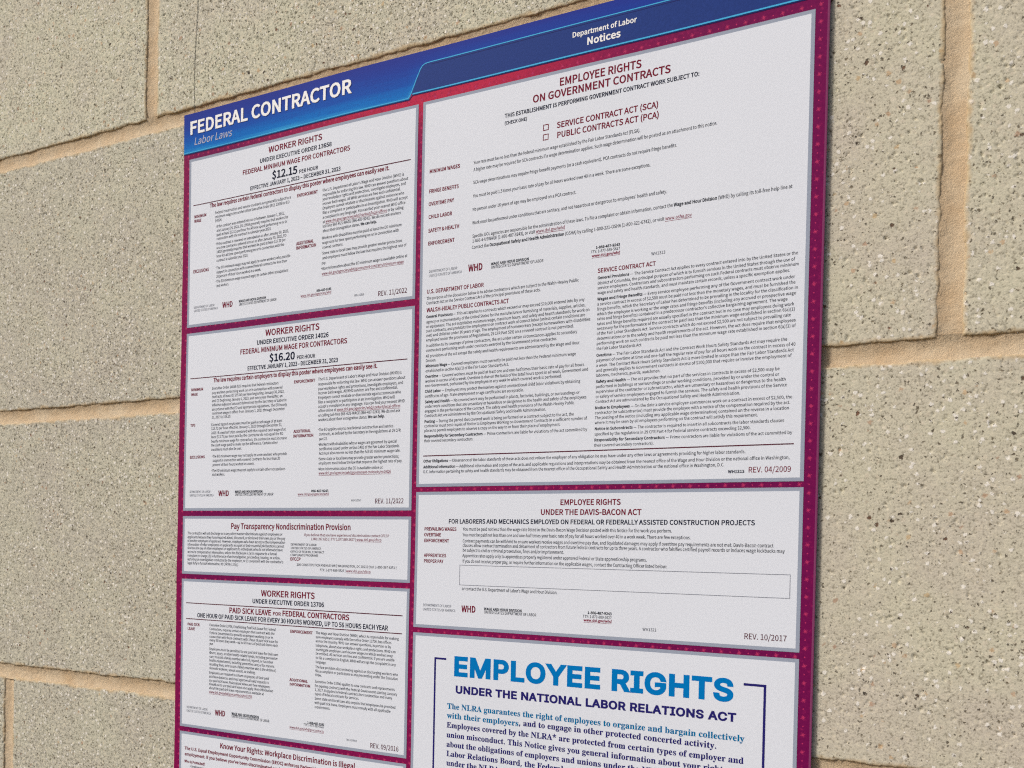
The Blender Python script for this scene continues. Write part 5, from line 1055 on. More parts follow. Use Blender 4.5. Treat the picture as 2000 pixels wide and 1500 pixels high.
  ('side_heading', [{'t': 'ENFORCEMENT', 'u': 103.1, 'v': 357.48, 'w': 18.49, 'c': 2.02, 's': 'b', 'k': 'maroon'}]),
  ('side_heading', [{'t': 'ADDITIONAL', 'u': 103.29, 'v': 389.2, 'w': 15.05, 'c': 1.93, 's': 'b', 'k': 'maroon'},
    {'t': 'INFORMATION', 'u': 103.36, 'v': 392.14, 'w': 17.15, 'c': 1.93, 's': 'b', 'k': 'maroon'}]),
  ('paragraph', [{'t': 'Executive Order 13706, Establishing Paid Sick Leave for Federal', 'u': 32.09, 'v': 357.1, 'w': 58.89, 'c': 1.78, 's': 'r', 'k': 'ink'},
    {'t': 'Contractors, requires certain employers that contract with the', 'u': 32.15, 'v': 359.82, 'w': 57.85, 'c': 1.78, 's': 'r', 'k': 'ink'},
    {'t': 'Federal Government to provide employees working on or in', 'u': 32.21, 'v': 362.49, 'w': 56.53, 'c': 1.78, 's': 'r', 'k': 'ink'},
    {'t': 'connection with those contracts with 1 hour of paid sick leave for', 'u': 32.27, 'v': 365.04, 'w': 60.83, 'c': 1.78, 's': 'r', 'k': 'ink'},
    {'t': 'every 30 hours they work—up to 56 hours of paid sick leave each', 'u': 32.33, 'v': 367.51, 'w': 60.62, 'c': 1.78, 's': 'r', 'k': 'ink'},
    {'t': 'year.', 'u': 32.38, 'v': 370.01, 'w': 3.64, 'c': 1.78, 's': 'r', 'k': 'ink'}]),
  ('paragraph', [{'t': 'Employees must be permitted to use paid sick leave for their own', 'u': 32.29, 'v': 373.55, 'w': 61.0, 'c': 1.79, 's': 'r', 'k': 'ink'},
    {'t': 'illness, injury, or other health-related needs, including preventive', 'u': 32.35, 'v': 376.19, 'w': 60.64, 'c': 1.79, 's': 'r', 'k': 'ink'},
    {'t': 'care; to assist a family member who is ill, injured, or has other', 'u': 32.41, 'v': 378.87, 'w': 56.71, 'c': 1.79, 's': 'r', 'k': 'ink'},
    {'t': 'health-related needs, including preventive care; or for reasons', 'u': 32.47, 'v': 381.5, 'w': 57.76, 'c': 1.79, 's': 'r', 'k': 'ink'},
    {'t': 'resulting from, or to assist a family member who is the victim of,', 'u': 32.53, 'v': 384.18, 'w': 59.33, 'c': 1.79, 's': 'r', 'k': 'ink'},
    {'t': 'domestic violence, sexual assault, or stalking.', 'u': 32.59, 'v': 386.86, 'w': 41.56, 'c': 1.79, 's': 'r', 'k': 'ink'}]),
  ('paragraph', [{'t': 'Employers are required to inform employees of their paid', 'u': 32.26, 'v': 389.95, 'w': 53.69, 'c': 1.79, 's': 'r', 'k': 'ink'},
    {'t': 'sick leave balances and must approve all valid requests to', 'u': 32.32, 'v': 392.71, 'w': 53.53, 'c': 1.79, 's': 'r', 'k': 'ink'},
    {'t': 'use paid sick leave. Rules about when and how employees', 'u': 32.38, 'v': 395.39, 'w': 54.38, 'c': 1.79, 's': 'r', 'k': 'ink'},
    {'t': 'should ask to use paid sick leave also apply. More information', 'u': 32.44, 'v': 397.94, 'w': 57.11, 'c': 1.79, 's': 'r', 'k': 'ink'},
    {'t': 'about the paid sick leave requirements is available at', 'u': 32.5, 'v': 400.58, 'w': 49.18, 'c': 1.79, 's': 'r', 'k': 'ink'},
    {'t': '__www.dol.gov/whd/govcontracts/eo13706__', 'u': 32.56, 'v': 403.34, 'w': 39.0, 'c': 1.79, 's': 'r', 'k': 'ink'}]),
  ('paragraph', [{'t': 'The Wage and Hour Division (WHD), which is responsible for making', 'u': 124.09, 'v': 357.04, 'w': 64.15, 'c': 1.71, 's': 'r', 'k': 'ink'},
    {'t': 'sure employers comply with Executive Order 13706, has offices', 'u': 124.15, 'v': 359.7, 'w': 58.73, 'c': 1.71, 's': 'r', 'k': 'ink'},
    {'t': 'across the country. WHD can answer questions, in person or by', 'u': 124.21, 'v': 362.32, 'w': 58.5, 'c': 1.71, 's': 'r', 'k': 'ink'},
    {'t': 'telephone, about your workplace rights and protections. WHD can', 'u': 124.28, 'v': 365.18, 'w': 61.9, 'c': 1.71, 's': 'r', 'k': 'ink'},
    {'t': 'investigate employers and recover wages to which workers may', 'u': 124.34, 'v': 367.76, 'w': 59.64, 'c': 1.71, 's': 'r', 'k': 'ink'},
    {'t': 'be entitled. All services are free and confidential. If you are unable', 'u': 124.4, 'v': 370.33, 'w': 61.0, 'c': 1.71, 's': 'r', 'k': 'ink'},
    {'t': 'to file a complaint in English, WHD will accept the complaint in any', 'u': 124.46, 'v': 373.11, 'w': 61.9, 'c': 1.71, 's': 'r', 'k': 'ink'},
    {'t': 'language.', 'u': 124.52, 'v': 375.81, 'w': 8.66, 'c': 1.71, 's': 'r', 'k': 'ink'}]),
  ('paragraph', [{'t': 'The law prohibits discriminating against or discharging workers who', 'u': 124.3, 'v': 379.09, 'w': 63.87, 'c': 1.71, 's': 'r', 'k': 'ink'},
    {'t': 'file a complaint or participate in any proceeding under the Executive', 'u': 124.36, 'v': 381.67, 'w': 63.78, 'c': 1.71, 's': 'r', 'k': 'ink'},
    {'t': 'Order.', 'u': 124.42, 'v': 384.25, 'w': 5.26, 'c': 1.71, 's': 'r', 'k': 'ink'}]),
  ('paragraph', [{'t': 'Executive Order 13706 applies to new contracts and replacements', 'u': 124.12, 'v': 388.45, 'w': 61.93, 'c': 1.71, 's': 'r', 'k': 'ink'},
    {'t': 'for expiring contracts with the Federal Government starting January', 'u': 124.18, 'v': 391.23, 'w': 63.64, 'c': 1.71, 's': 'r', 'k': 'ink'},
    {'t': '1, 2017. It applies to federal contracts for construction and many', 'u': 124.24, 'v': 393.81, 'w': 59.89, 'c': 1.71, 's': 'r', 'k': 'ink'},
    {'t': 'types of federal contracts for services.', 'u': 124.3, 'v': 396.39, 'w': 35.13, 'c': 1.71, 's': 'r', 'k': 'ink'}]),
  ('paragraph', [{'t': 'Some state and local laws also require that employees be provided', 'u': 124.22, 'v': 399.39, 'w': 62.53, 'c': 1.71, 's': 'r', 'k': 'ink'},
    {'t': 'with paid sick leave. Employers must comply with all applicable', 'u': 124.28, 'v': 402.17, 'w': 58.91, 'c': 1.71, 's': 'r', 'k': 'ink'},
    {'t': 'requirements.', 'u': 124.34, 'v': 404.87, 'w': 12.69, 'c': 1.71, 's': 'r', 'k': 'ink'}]),
  ('agency_line', [{'t': 'DEPARTMENT OF LABOR', 'u': 11.54, 'v': 415.78, 'w': 19.85, 'c': 1.62, 's': 'l', 'k': 'grey'},
    {'t': 'UNITED STATES OF AMERICA', 'u': 11.59, 'v': 418.3, 'w': 22.94, 'c': 1.62, 's': 'l', 'k': 'grey'}]),
  ('agency_initials', [{'t': 'WHD', 'u': 38.33, 'v': 418.32, 'w': 9.39, 'c': 3.97, 's': 'b', 'k': 'maroon'}]),
  ('agency_line', [{'t': '**WAGE AND HOUR DIVISION**', 'u': 53.48, 'v': 416.44, 'w': 24.19, 'c': 1.75, 's': 'r', 'k': 'ink'},
    {'t': 'UNITED STATES DEPARTMENT OF LABOR', 'u': 53.52, 'v': 418.19, 'w': 33.27, 'c': 1.75, 's': 'r', 'k': 'ink'}]),
  ('contact_lines', [{'t': '**1-866-487-9243**', 'u': 118.64, 'v': 415.65, 'w': 13.8, 'c': 1.59, 's': 'r', 'k': 'ink'},
    {'t': 'TTY: 1-877-889-5627', 'u': 115.52, 'v': 417.23, 'w': 16.95, 'c': 1.59, 's': 'r', 'k': 'ink'},
    {'t': '__www.dol.gov/whd/govcontracts__', 'u': 104.0, 'v': 420.13, 'w': 28.23, 'c': 1.59, 's': 'r', 'k': 'ink'}]),
  ('form_number', [{'t': 'WH1090', 'u': 150.13, 'v': 423.08, 'w': 8.14, 'c': 1.3, 's': 'l', 'k': 'grey'}]),
  ('revision_date', [{'t': 'REV. 09/2016', 'u': 168.31, 'v': 425.44, 'w': 21.28, 'c': 3.04, 's': 'r', 'k': 'rev'}]),
 ]},
 {'panel': 'p5', 'items': [
  ('heading', [{'t': 'Know Your Rights: Workplace Discrimination is Illegal', 'u': 43.31, 'v': 440.48, 'w': 114.18, 'c': 3.7, 's': 'm', 'k': 'maroon'}]),
  ('paragraph', [{'t': 'The U.S. Equal Employment Opportunity Commission (EEOC) enforces Federal laws that', 'u': 10.23, 'v': 445.25, 'w': 128.51, 'c': 2.25, 's': 'b', 'k': 'maroon'},
    {'t': "employment. If you believe you've been discriminated against at work or in applying for", 'u': 10.32, 'v': 449.31, 'w': 128.51, 'c': 2.25, 's': 'b', 'k': 'maroon'}]),
  ('side_heading', [{'t': 'Who is Protected?', 'u': 10.19, 'v': 454.29, 'w': 19.55, 'c': 1.98, 's': 'b', 'k': 'maroon'}]),
  ('paragraph', [{'t': '•', 'u': 14.55, 'v': 457.36, 'w': None, 'c': 1.8, 's': 'r', 'k': 'ink'},
    {'t': 'Employees (current and former), including', 'u': 16.14, 'v': 457.16, 'w': None, 'c': 1.8, 's': 'r', 'k': 'ink'},
    {'t': 'managers and temporary employees', 'u': 16.21, 'v': 460.12, 'w': None, 'c': 1.8, 's': 'r', 'k': 'ink'},
    {'t': '•', 'u': 14.69, 'v': 463.38, 'w': None, 'c': 1.8, 's': 'r', 'k': 'ink'},
    {'t': 'Job applicants', 'u': 16.27, 'v': 463.17, 'w': None, 'c': 1.8, 's': 'r', 'k': 'ink'}]),
 ]},
 {'panel': 'r1', 'items': [
  ('heading', [{'t': 'EMPLOYEE RIGHTS', 'u': 287.94, 'v': 40.22, 'w': 48.0, 'c': 4.51, 's': 'm', 'k': 'maroon'}]),
  ('heading', [{'t': 'ON GOVERNMENT CONTRACTS', 'u': 271.61, 'v': 46.39, 'w': 80.56, 'c': 4.36, 's': 'm', 'k': 'maroon'}]),
  ('heading', [{'t': 'THIS ESTABLISHMENT IS PERFORMING GOVERNMENT CONTRACT WORK SUBJECT TO:', 'u': 254.01, 'v': 51.42, 'w': 113.68, 'c': 2.43, 's': 's', 'k': 'navy'}]),
  ('heading', [{'t': '(CHECK ONE)', 'u': 253.94, 'v': 55.44, 'w': 14.49, 'c': 1.99, 's': 's', 'k': 'navy'}]),
  ('check_box', [{'box': [278.57, 59.94, 282.01, 63.4], 'th': 0.45, 'k': 'maroon'}]),
  ('check_box', [{'box': [278.54, 65.4, 282.02, 68.85], 'th': 0.45, 'k': 'maroon'}]),
  ('heading', [{'t': 'SERVICE CONTRACT ACT (SCA)', 'u': 286.93, 'v': 63.4, 'w': 59.0, 'c': 3.37, 's': 'm', 'k': 'maroon'}]),
  ('heading', [{'t': 'PUBLIC CONTRACTS ACT (PCA)', 'u': 287.06, 'v': 68.92, 'w': 59.36, 'c': 3.37, 's': 'm', 'k': 'maroon'}]),
  ('side_heading', [{'t': 'MINIMUM WAGES', 'u': 203.96, 'v': 74.99, 'w': 21.11, 'c': 2.31, 's': 's', 'k': 'maroon'}]),
  ('side_heading', [{'t': 'FRINGE BENEFITS', 'u': 203.96, 'v': 86.87, 'w': 20.51, 'c': 2.31, 's': 's', 'k': 'maroon'}]),
  ('side_heading', [{'t': 'OVERTIME PAY', 'u': 203.78, 'v': 94.52, 'w': 17.55, 'c': 2.31, 's': 's', 'k': 'maroon'}]),
  ('side_heading', [{'t': 'CHILD LABOR', 'u': 203.87, 'v': 102.21, 'w': 16.32, 'c': 2.31, 's': 's', 'k': 'maroon'}]),
  ('side_heading', [{'t': 'SAFETY & HEALTH', 'u': 203.88, 'v': 110.42, 'w': 21.5, 'c': 2.31, 's': 's', 'k': 'maroon'}]),
  ('side_heading', [{'t': 'ENFORCEMENT', 'u': 203.88, 'v': 118.1, 'w': 18.44, 'c': 2.31, 's': 's', 'k': 'maroon'}]),
  ('paragraph', [{'t': 'Your rate must be no less than the federal minimum wage established by the Fair Labor Standards Act (FLSA).', 'u': 234.15, 'v': 74.59, 'w': 101.97, 'c': 1.88, 's': 'r', 'k': 'ink'}]),
  ('paragraph', [{'t': 'A higher rate may be required for SCA contracts if a wage determination applies. Such wage determination will be posted as an attachment to this notice.', 'u': 234.24, 'v': 78.71, 'w': 143.47, 'c': 1.88, 's': 'r', 'k': 'ink'}]),
  ('paragraph', [{'t': 'SCA wage determinations may require fringe benefit payments (or a cash equivalent). PCA contracts do not require fringe benefits.', 'u': 234.16, 'v': 86.18, 'w': 122.43, 'c': 1.88, 's': 'r', 'k': 'ink'}]),
  ('paragraph', [{'t': 'You must be paid 1.5 times your basic rate of pay for all hours worked over 40 in a week. There are some exceptions.', 'u': 234.17, 'v': 94.03, 'w': 108.05, 'c': 1.88, 's': 'r', 'k': 'ink'}]),
  ('paragraph', [{'t': 'No person under 16 years of age may be employed on a PCA contract.', 'u': 234.1, 'v': 101.88, 'w': 65.6, 'c': 1.88, 's': 'r', 'k': 'ink'}]),
  ('paragraph', [{'t': "Work must be performed under conditions that are sanitary, and not hazardous or dangerous to employees' health and safety.", 'u': 234.11, 'v': 109.74, 'w': 117.63, 'c': 1.88, 's': 'r', 'k': 'ink'}]),
  ('paragraph', [{'t': 'Specific DOL agencies are responsible for the administration of these laws. To file a complaint or obtain information, contact the **Wage and Hour Division** (WHD) by calling its toll-free help line at', 'u': 234.3, 'v': 117.48, 'w': 181.86, 'c': 1.88, 's': 'r', 'k': 'ink'},
    {'t': '1-866-4-USWAGE (1-866-487-9243), or visit __www.dol.gov/whd__', 'u': 234.28, 'v': 120.32, 'w': 58.92, 'c': 1.88, 's': 'r', 'k': 'ink'},
    {'t': 'Contact the **Occupational Safety and Health Administration** (OSHA) by calling 1-800-321-OSHA (1-800-321-6742), or visit __www.osha.gov__', 'u': 234.02, 'v': 124.03, 'w': 131.36, 'c': 1.88, 's': 'r', 'k': 'ink'}]),
  ('agency_line', [{'t': 'DEPARTMENT OF LABOR', 'u': 204.9, 'v': 134.59, 'w': 19.56, 'c': 1.54, 's': 'l', 'k': 'grey'},
    {'t': 'UNITED STATES OF AMERICA', 'u': 204.78, 'v': 137.12, 'w': 22.8, 'c': 1.54, 's': 'l', 'k': 'grey'}]),
  ('agency_initials', [{'t': 'WHD', 'u': 231.91, 'v': 137.05, 'w': 9.6, 'c': 4.14, 's': 'b', 'k': 'maroon'}]),
  ('agency_line', [{'t': '**WAGE AND HOUR DIVISION**', 'u': 246.97, 'v': 135.14, 'w': 24.41, 'c': 1.64, 's': 'r', 'k': 'ink'},
    {'t': 'UNITED STATES DEPARTMENT OF LABOR', 'u': 247.02, 'v': 137.14, 'w': 33.38, 'c': 1.64, 's': 'r', 'k': 'ink'}]),
  ('contact_lines', [{'t': '**1-866-487-9243**', 'u': 311.86, 'v': 133.97, 'w': 14.1, 'c': 1.55, 's': 'r', 'k': 'ink'},
    {'t': 'TTY: 1-877-889-5627', 'u': 309.04, 'v': 136.06, 'w': 16.96, 'c': 1.55, 's': 'r', 'k': 'ink'},
    {'t': '**__www.dol.gov/whd__**', 'u': 309.63, 'v': 138.24, 'w': 16.43, 'c': 1.55, 's': 'r', 'k': 'ink'}]),
  ('form_number', [{'t': 'WH1313', 'u': 343.72, 'v': 141.54, 'w': 7.81, 'c': 1.64, 's': 'r', 'k': 'grey'}]),
  ('section_heading', [{'t': 'U.S. DEPARTMENT OF LABOR', 'u': 203.56, 'v': 146.97, 'w': 38.87, 'c': 2.47, 's': 'm', 'k': 'maroon'}]),
  ('paragraph', [{'t': 'The purpose of the discussion below is to advise contractors which are subject to the Walsh-Healey Public', 'u': 203.46, 'v': 150.58, 'w': 98.7, 'c': 1.77, 's': 'r', 'k': 'ink'},
    {'t': 'Contracts Act or the Service Contract Act of the principal provisions of these acts.', 'u': 203.35, 'v': 153.42, 'w': 75.69, 'c': 1.77, 's': 'r', 'k': 'ink'}]),
  ('section_heading', [{'t': 'WALSH-HEALEY PUBLIC CONTRACTS ACT', 'u': 203.64, 'v': 158.07, 'w': 55.38, 'c': 2.55, 's': 'm', 'k': 'maroon'}]),
  ('section_heading', [{'t': 'SERVICE CONTRACT ACT', 'u': 313.23, 'v': 147.24, 'w': 33.11, 'c': 2.39, 's': 'm', 'k': 'maroon'}]),
  ('paragraph', [{'t': '**General Provisions** — This act applies to contracts which exceed or may exceed $10,000 entered into by any', 'u': 203.45, 'v': 161.59, 'w': 102.34, 'c': 1.73, 's': 'r', 'k': 'ink'},
    {'t': 'agency or instrumentality of the United States for the manufacture or furnishing of materials, supplies, articles,', 'u': 203.52, 'v': 164.68, 'w': 102.95, 'c': 1.73, 's': 'r', 'k': 'ink'},
    {'t': 'or equipment. The act establishes minimum wage, maximum hours, and safety and health standards for work on', 'u': 203.44, 'v': 167.5, 'w': 105.52, 'c': 1.73, 's': 'r', 'k': 'ink'},
    {'t': 'such contracts, and prohibits the employment on contract work of convict labor (unless certain conditions are', 'u': 203.5, 'v': 170.1, 'w': 102.91, 'c': 1.73, 's': 'r', 'k': 'ink'},
    {'t': 'met) and children under 16 years of age. The employment of homeworkers (except homeworkers with disabilities', 'u': 203.49, 'v': 172.81, 'w': 106.02, 'c': 1.73, 's': 'r', 'k': 'ink'},
    {'t': 'employed under the provisions of Regulations, 29 CFR Part 525) on a covered contract is not permitted.', 'u': 203.56, 'v': 175.65, 'w': 96.14, 'c': 1.73, 's': 'r', 'k': 'ink'}]),
  ('paragraph', [{'t': 'In addition to its coverage of prime contractors, the act under certain circumstances applies to secondary', 'u': 203.57, 'v': 178.98, 'w': 98.18, 'c': 1.73, 's': 'r', 'k': 'ink'},
    {'t': 'contractors performing work under contracts awarded by the Government prime contractor.', 'u': 203.56, 'v': 181.82, 'w': 86.22, 'c': 1.73, 's': 'r', 'k': 'ink'},
    {'t': 'All provisions of the act except the safety and health requirements are administered by the Wage and Hour', 'u': 203.57, 'v': 185.21, 'w': 99.73, 'c': 1.73, 's': 'r', 'k': 'ink'},
    {'t': 'Division.', 'u': 203.56, 'v': 187.98, 'w': 7.51, 'c': 1.73, 's': 'r', 'k': 'ink'}]),
  ('paragraph', [{'t': '**Minimum Wage** — Covered employees must currently be paid not less than the Federal minimum wage', 'u': 203.56, 'v': 191.19, 'w': 97.74, 'c': 1.73, 's': 'r', 'k': 'ink'},
    {'t': 'established in section 6(a)(1) of the Fair Labor Standards Act.', 'u': 203.56, 'v': 194.15, 'w': 56.27, 'c': 1.73, 's': 'r', 'k': 'ink'}]),
  ('paragraph', [{'t': '**Overtime** — Covered workers must be paid at least one and one-half times their basic rate of pay for all hours', 'u': 203.49, 'v': 197.54, 'w': 102.85, 'c': 1.73, 's': 'r', 'k': 'ink'},
    {'t': 'worked in excess of 40 a week. Overtime is due on the basis of the total hours spent in all work, Government and', 'u': 203.48, 'v': 200.32, 'w': 105.36, 'c': 1.73, 's': 'r', 'k': 'ink'},
    {'t': 'non-Government, performed by the employee in any week in which covered work is performed.', 'u': 203.47, 'v': 203.03, 'w': 89.62, 'c': 1.73, 's': 'r', 'k': 'ink'}]),
  ('paragraph', [{'t': '**Child Labor** — Employers may protect themselves against unintentional child labor violations by obtaining', 'u': 203.48, 'v': 206.49, 'w': 100.75, 'c': 1.73, 's': 'r', 'k': 'ink'},
    {'t': 'certificates of age. State employment or age certificates are acceptable.', 'u': 203.48, 'v': 209.39, 'w': 66.15, 'c': 1.73, 's': 'r', 'k': 'ink'}]),
  ('paragraph', [{'t': '**Safety and Health** — No covered work may be performed in plants, factories, buildings, or surroundings or', 'u': 203.56, 'v': 212.79, 'w': 100.4, 'c': 1.73, 's': 'r', 'k': 'ink'},
    {'t': 'under work conditions that are unsanitary or hazardous or dangerous to the health and safety of the employees', 'u': 203.55, 'v': 215.57, 'w': 104.56, 'c': 1.73, 's': 'r', 'k': 'ink'},
    {'t': 'engaged in the performance of the contract. The safety and health provisions of the Walsh-Healey Public', 'u': 203.54, 'v': 218.35, 'w': 97.48, 'c': 1.73, 's': 'r', 'k': 'ink'},
    {'t': 'Contracts Act are administered by the Occupational Safety and Health Administration.', 'u': 203.53, 'v': 221.13, 'w': 80.24, 'c': 1.73, 's': 'r', 'k': 'ink'}]),
  ('paragraph', [{'t': '**Posting** — During the period that covered work is being performed on a contract subject to the act, the', 'u': 203.47, 'v': 224.65, 'w': 97.39, 'c': 1.73, 's': 'r', 'k': 'ink'},
    {'t': 'contractor must post copies of Notice to Employees Working on Government Contracts in a sufficient number of', 'u': 203.46, 'v': 227.31, 'w': 105.3, 'c': 1.73, 's': 'r', 'k': 'ink'},
    {'t': 'places to permit employees to observe a copy on the way to or from their place of employment.', 'u': 203.45, 'v': 230.09, 'w': 89.48, 'c': 1.73, 's': 'r', 'k': 'ink'}]),
  ('paragraph', [{'t': '**Responsibility for Secondary Contractors** — Prime contractors are liable for violations of the act committed by', 'u': 203.53, 'v': 233.49, 'w': 105.49, 'c': 1.73, 's': 'r', 'k': 'ink'},
    {'t': 'their covered secondary contractors.', 'u': 203.52, 'v': 236.27, 'w': 33.96, 'c': 1.73, 's': 'r', 'k': 'ink'}]),
  ('paragraph', [{'t': '**General Provisions** — The Service Contract Act applies to every contract entered into by the United States or the', 'u': 313.29, 'v': 150.76, 'w': 106.39, 'c': 1.61, 's': 'r', 'k': 'ink'},
    {'t': 'District of Columbia, the principal purpose of which is to furnish services in the United States through the use of', 'u': 313.3, 'v': 153.65, 'w': 104.93, 'c': 1.61, 's': 'r', 'k': 'ink'},
    {'t': 'service employees. Contractors and subcontractors performing on such Federal contracts must observe minimum', 'u': 313.31, 'v': 156.23, 'w': 106.96, 'c': 1.61, 's': 'r', 'k': 'ink'},
    {'t': 'wage and safety and health standards, and must maintain certain records, unless a specific exemption applies.', 'u': 313.31, 'v': 158.94, 'w': 102.78, 'c': 1.61, 's': 'r', 'k': 'ink'}]),
  ('paragraph', [{'t': '**Wages and Fringe Benefits** — Every service employee performing any of the Government contract work under', 'u': 313.33, 'v': 162.35, 'w': 105.12, 'c': 1.62, 's': 'r', 'k': 'ink'},
    {'t': 'a service contract in excess of $2,500 must be paid not less than the monetary wages, and must be furnished the', 'u': 313.33, 'v': 165.12, 'w': 105.46, 'c': 1.62, 's': 'r', 'k': 'ink'},
    {'t': 'fringe benefits, which the Secretary of Labor has determined to be prevailing in the locality for the classification in', 'u': 313.34, 'v': 167.83, 'w': 106.76, 'c': 1.62, 's': 'r', 'k': 'ink'},
    {'t': 'which the employee is working or the wage rates and fringe benefits (including any accrued or prospective wage', 'u': 313.35, 'v': 170.54, 'w': 105.86, 'c': 1.62, 's': 'r', 'k': 'ink'},
    {'t': "rates and fringe benefits) contained in a predecessor contractor's collective bargaining agreement. The wage", 'u': 313.36, 'v': 173.12, 'w': 101.77, 'c': 1.62, 's': 'r', 'k': 'ink'},
    {'t': 'rates and fringe benefits required are usually specified in the contract but in no case may employees doing work', 'u': 313.37, 'v': 175.89, 'w': 105.01, 'c': 1.62, 's': 'r', 'k': 'ink'},
    {'t': 'necessary for the performance of the contract be paid less than the minimum wage established in section 6(a)(1)', 'u': 313.38, 'v': 178.47, 'w': 105.46, 'c': 1.62, 's': 'r', 'k': 'ink'},
    {'t': 'of the Fair Labor Standards Act. Service contracts which do not exceed $2,500 are not subject to prevailing rate', 'u': 313.38, 'v': 181.18, 'w': 103.65, 'c': 1.62, 's': 'r', 'k': 'ink'},
    {'t': 'determinations or to the safety and health requirements of the act. However, the act does require that employees', 'u': 313.39, 'v': 183.95, 'w': 105.97, 'c': 1.62, 's': 'r', 'k': 'ink'},
    {'t': 'performing work on such contracts be paid not less than the minimum wage rate established in section 6(a)(1) of', 'u': 313.4, 'v': 186.66, 'w': 105.92, 'c': 1.62, 's': 'r', 'k': 'ink'},
    {'t': 'the Fair Labor Standards Act.', 'u': 313.41, 'v': 189.44, 'w': 26.36, 'c': 1.62, 's': 'r', 'k': 'ink'}]),
  ('paragraph', [{'t': '**Overtime** — The Fair Labor Standards Act and the Contract Work Hours Safety Standards Act may require the', 'u': 313.42, 'v': 193.12, 'w': 102.08, 'c': 1.62, 's': 'r', 'k': 'ink'},
    {'t': 'payment of overtime at time and one-half the regular rate of pay for all hours work on the contract in excess of 40', 'u': 313.43, 'v': 195.89, 'w': 106.11, 'c': 1.62, 's': 'r', 'k': 'ink'},
    {'t': 'a week. The Contract Work Hours Safety Standards Act is more limited in scope than the Fair Labor Standards Act', 'u': 313.44, 'v': 198.67, 'w': 105.32, 'c': 1.62, 's': 'r', 'k': 'ink'},
    {'t': 'and generally applies to Government contracts in excess of $100,000 that require or involve the employment of', 'u': 313.45, 'v': 201.38, 'w': 104.25, 'c': 1.62, 's': 'r', 'k': 'ink'},
    {'t': 'laborers, mechanics, guards, watchmen.', 'u': 313.46, 'v': 204.09, 'w': 36.78, 'c': 1.62, 's': 'r', 'k': 'ink'}]),
  ('paragraph', [{'t': '**Safety and Health** — The act provides that no part of the services in contracts in excess of $2,500 may be', 'u': 313.47, 'v': 207.51, 'w': 98.67, 'c': 1.62, 's': 'r', 'k': 'ink'},
    {'t': 'performed in buildings or surroundings or under working conditions, provided by or under the control or', 'u': 313.48, 'v': 210.29, 'w': 98.44, 'c': 1.62, 's': 'r', 'k': 'ink'},
    {'t': 'supervision of the contractor or subcontractor, which are unsanitary or hazardous or dangerous to the health', 'u': 313.48, 'v': 213.0, 'w': 101.82, 'c': 1.62, 's': 'r', 'k': 'ink'},
    {'t': 'or safety of service employees engaged to furnish the services. The safety and health provisions of the Service', 'u': 313.49, 'v': 215.78, 'w': 102.45, 'c': 1.62, 's': 'r', 'k': 'ink'},
    {'t': 'Contract Act are administered by the Occupational Safety and Health Administration.', 'u': 313.5, 'v': 218.5, 'w': 79.31, 'c': 1.62, 's': 'r', 'k': 'ink'}]),
  ('paragraph', [{'t': '**Notice to Employees** — On the date a service employee commences work on a contract in excess of $2,500, the', 'u': 313.33, 'v': 221.95, 'w': 105.26, 'c': 1.62, 's': 'r', 'k': 'ink'},
    {'t': 'contractor (or subcontractor) must provide the employee with a notice of the compensation required by the act.', 'u': 313.33, 'v': 224.66, 'w': 104.48, 'c': 1.62, 's': 'r', 'k': 'ink'},
    {'t': 'The posting of the notice (including any applicable wage determination) contained on the reverse in a location', 'u': 313.32, 'v': 227.38, 'w': 103.87, 'c': 1.62, 's': 'r', 'k': 'ink'},
    {'t': 'where it may be seen by all employees performing on the contract will satisfy this requirement.', 'u': 313.39, 'v': 230.09, 'w': 88.57, 'c': 1.62, 's': 'r', 'k': 'ink'}]),
  ('paragraph', [{'t': '**Notice in Subcontracts** — The contractor is required to insert in all subcontracts the labor standards clauses', 'u': 313.4, 'v': 233.46, 'w': 101.55, 'c': 1.62, 's': 'r', 'k': 'ink'},
    {'t': 'specified by the regulations in 29 CFR Part 4 for Federal service contracts exceeding $2,500.', 'u': 313.4, 'v': 236.37, 'w': 85.06, 'c': 1.62, 's': 'r', 'k': 'ink'},
    {'t': '**Responsibility for Secondary Contractors** — Prime contractors are liable for violations of the act committed by', 'u': 313.34, 'v': 239.6, 'w': 105.57, 'c': 1.62, 's': 'r', 'k': 'ink'},
    {'t': 'their covered secondary contractors).', 'u': 313.27, 'v': 242.51, 'w': 34.13, 'c': 1.62, 's': 'r', 'k': 'ink'}]),
  ('rule_line', [{'rect': [203.2, 244.245, 419.89, 244.845], 'k': 'rule'}]),
  ('paragraph', [{'t': '**Other Obligations** — Observance of the labor standards of these acts does not relieve the employer of any obligation he may have under any other laws or agreements providing for higher labor standards.', 'u': 203.3, 'v': 248.51, 'w': 192.9, 'c': 1.73, 's': 'r', 'k': 'ink'}]),
  ('paragraph', [{'t': '**Additional Information** — Additional information and copies of the acts and applicable regulations and interpretations may be obtained from the nearest office of the Wage and Hour Division or the national office in Washington,', 'u': 203.38, 'v': 252.04, 'w': 214.68, 'c': 1.73, 's': 'r', 'k': 'ink'},
    {'t': 'D.C. Information pertaining to safety and health standards may be obtained from the nearest office of the Occupational Safety and Health Administration or the national office in Washington, D.C.', 'u': 203.38, 'v': 254.95, 'w': 182.19, 'c': 1.73, 's': 'r', 'k': 'ink'}]),
  ('form_number', [{'t': 'WH1313', 'u': 387.48, 'v': 258.54, 'w': 8.39, 'c': 1.57, 's': 'b', 'k': 'navy'}]),
  ('revision_date', [{'t': 'REV. 04/2009', 'u': 397.64, 'v': 258.44, 'w': 21.28, 'c': 2.87, 's': 'r', 'k': 'maroon'}]),
 ]},
 {'panel': 'r2', 'items': [
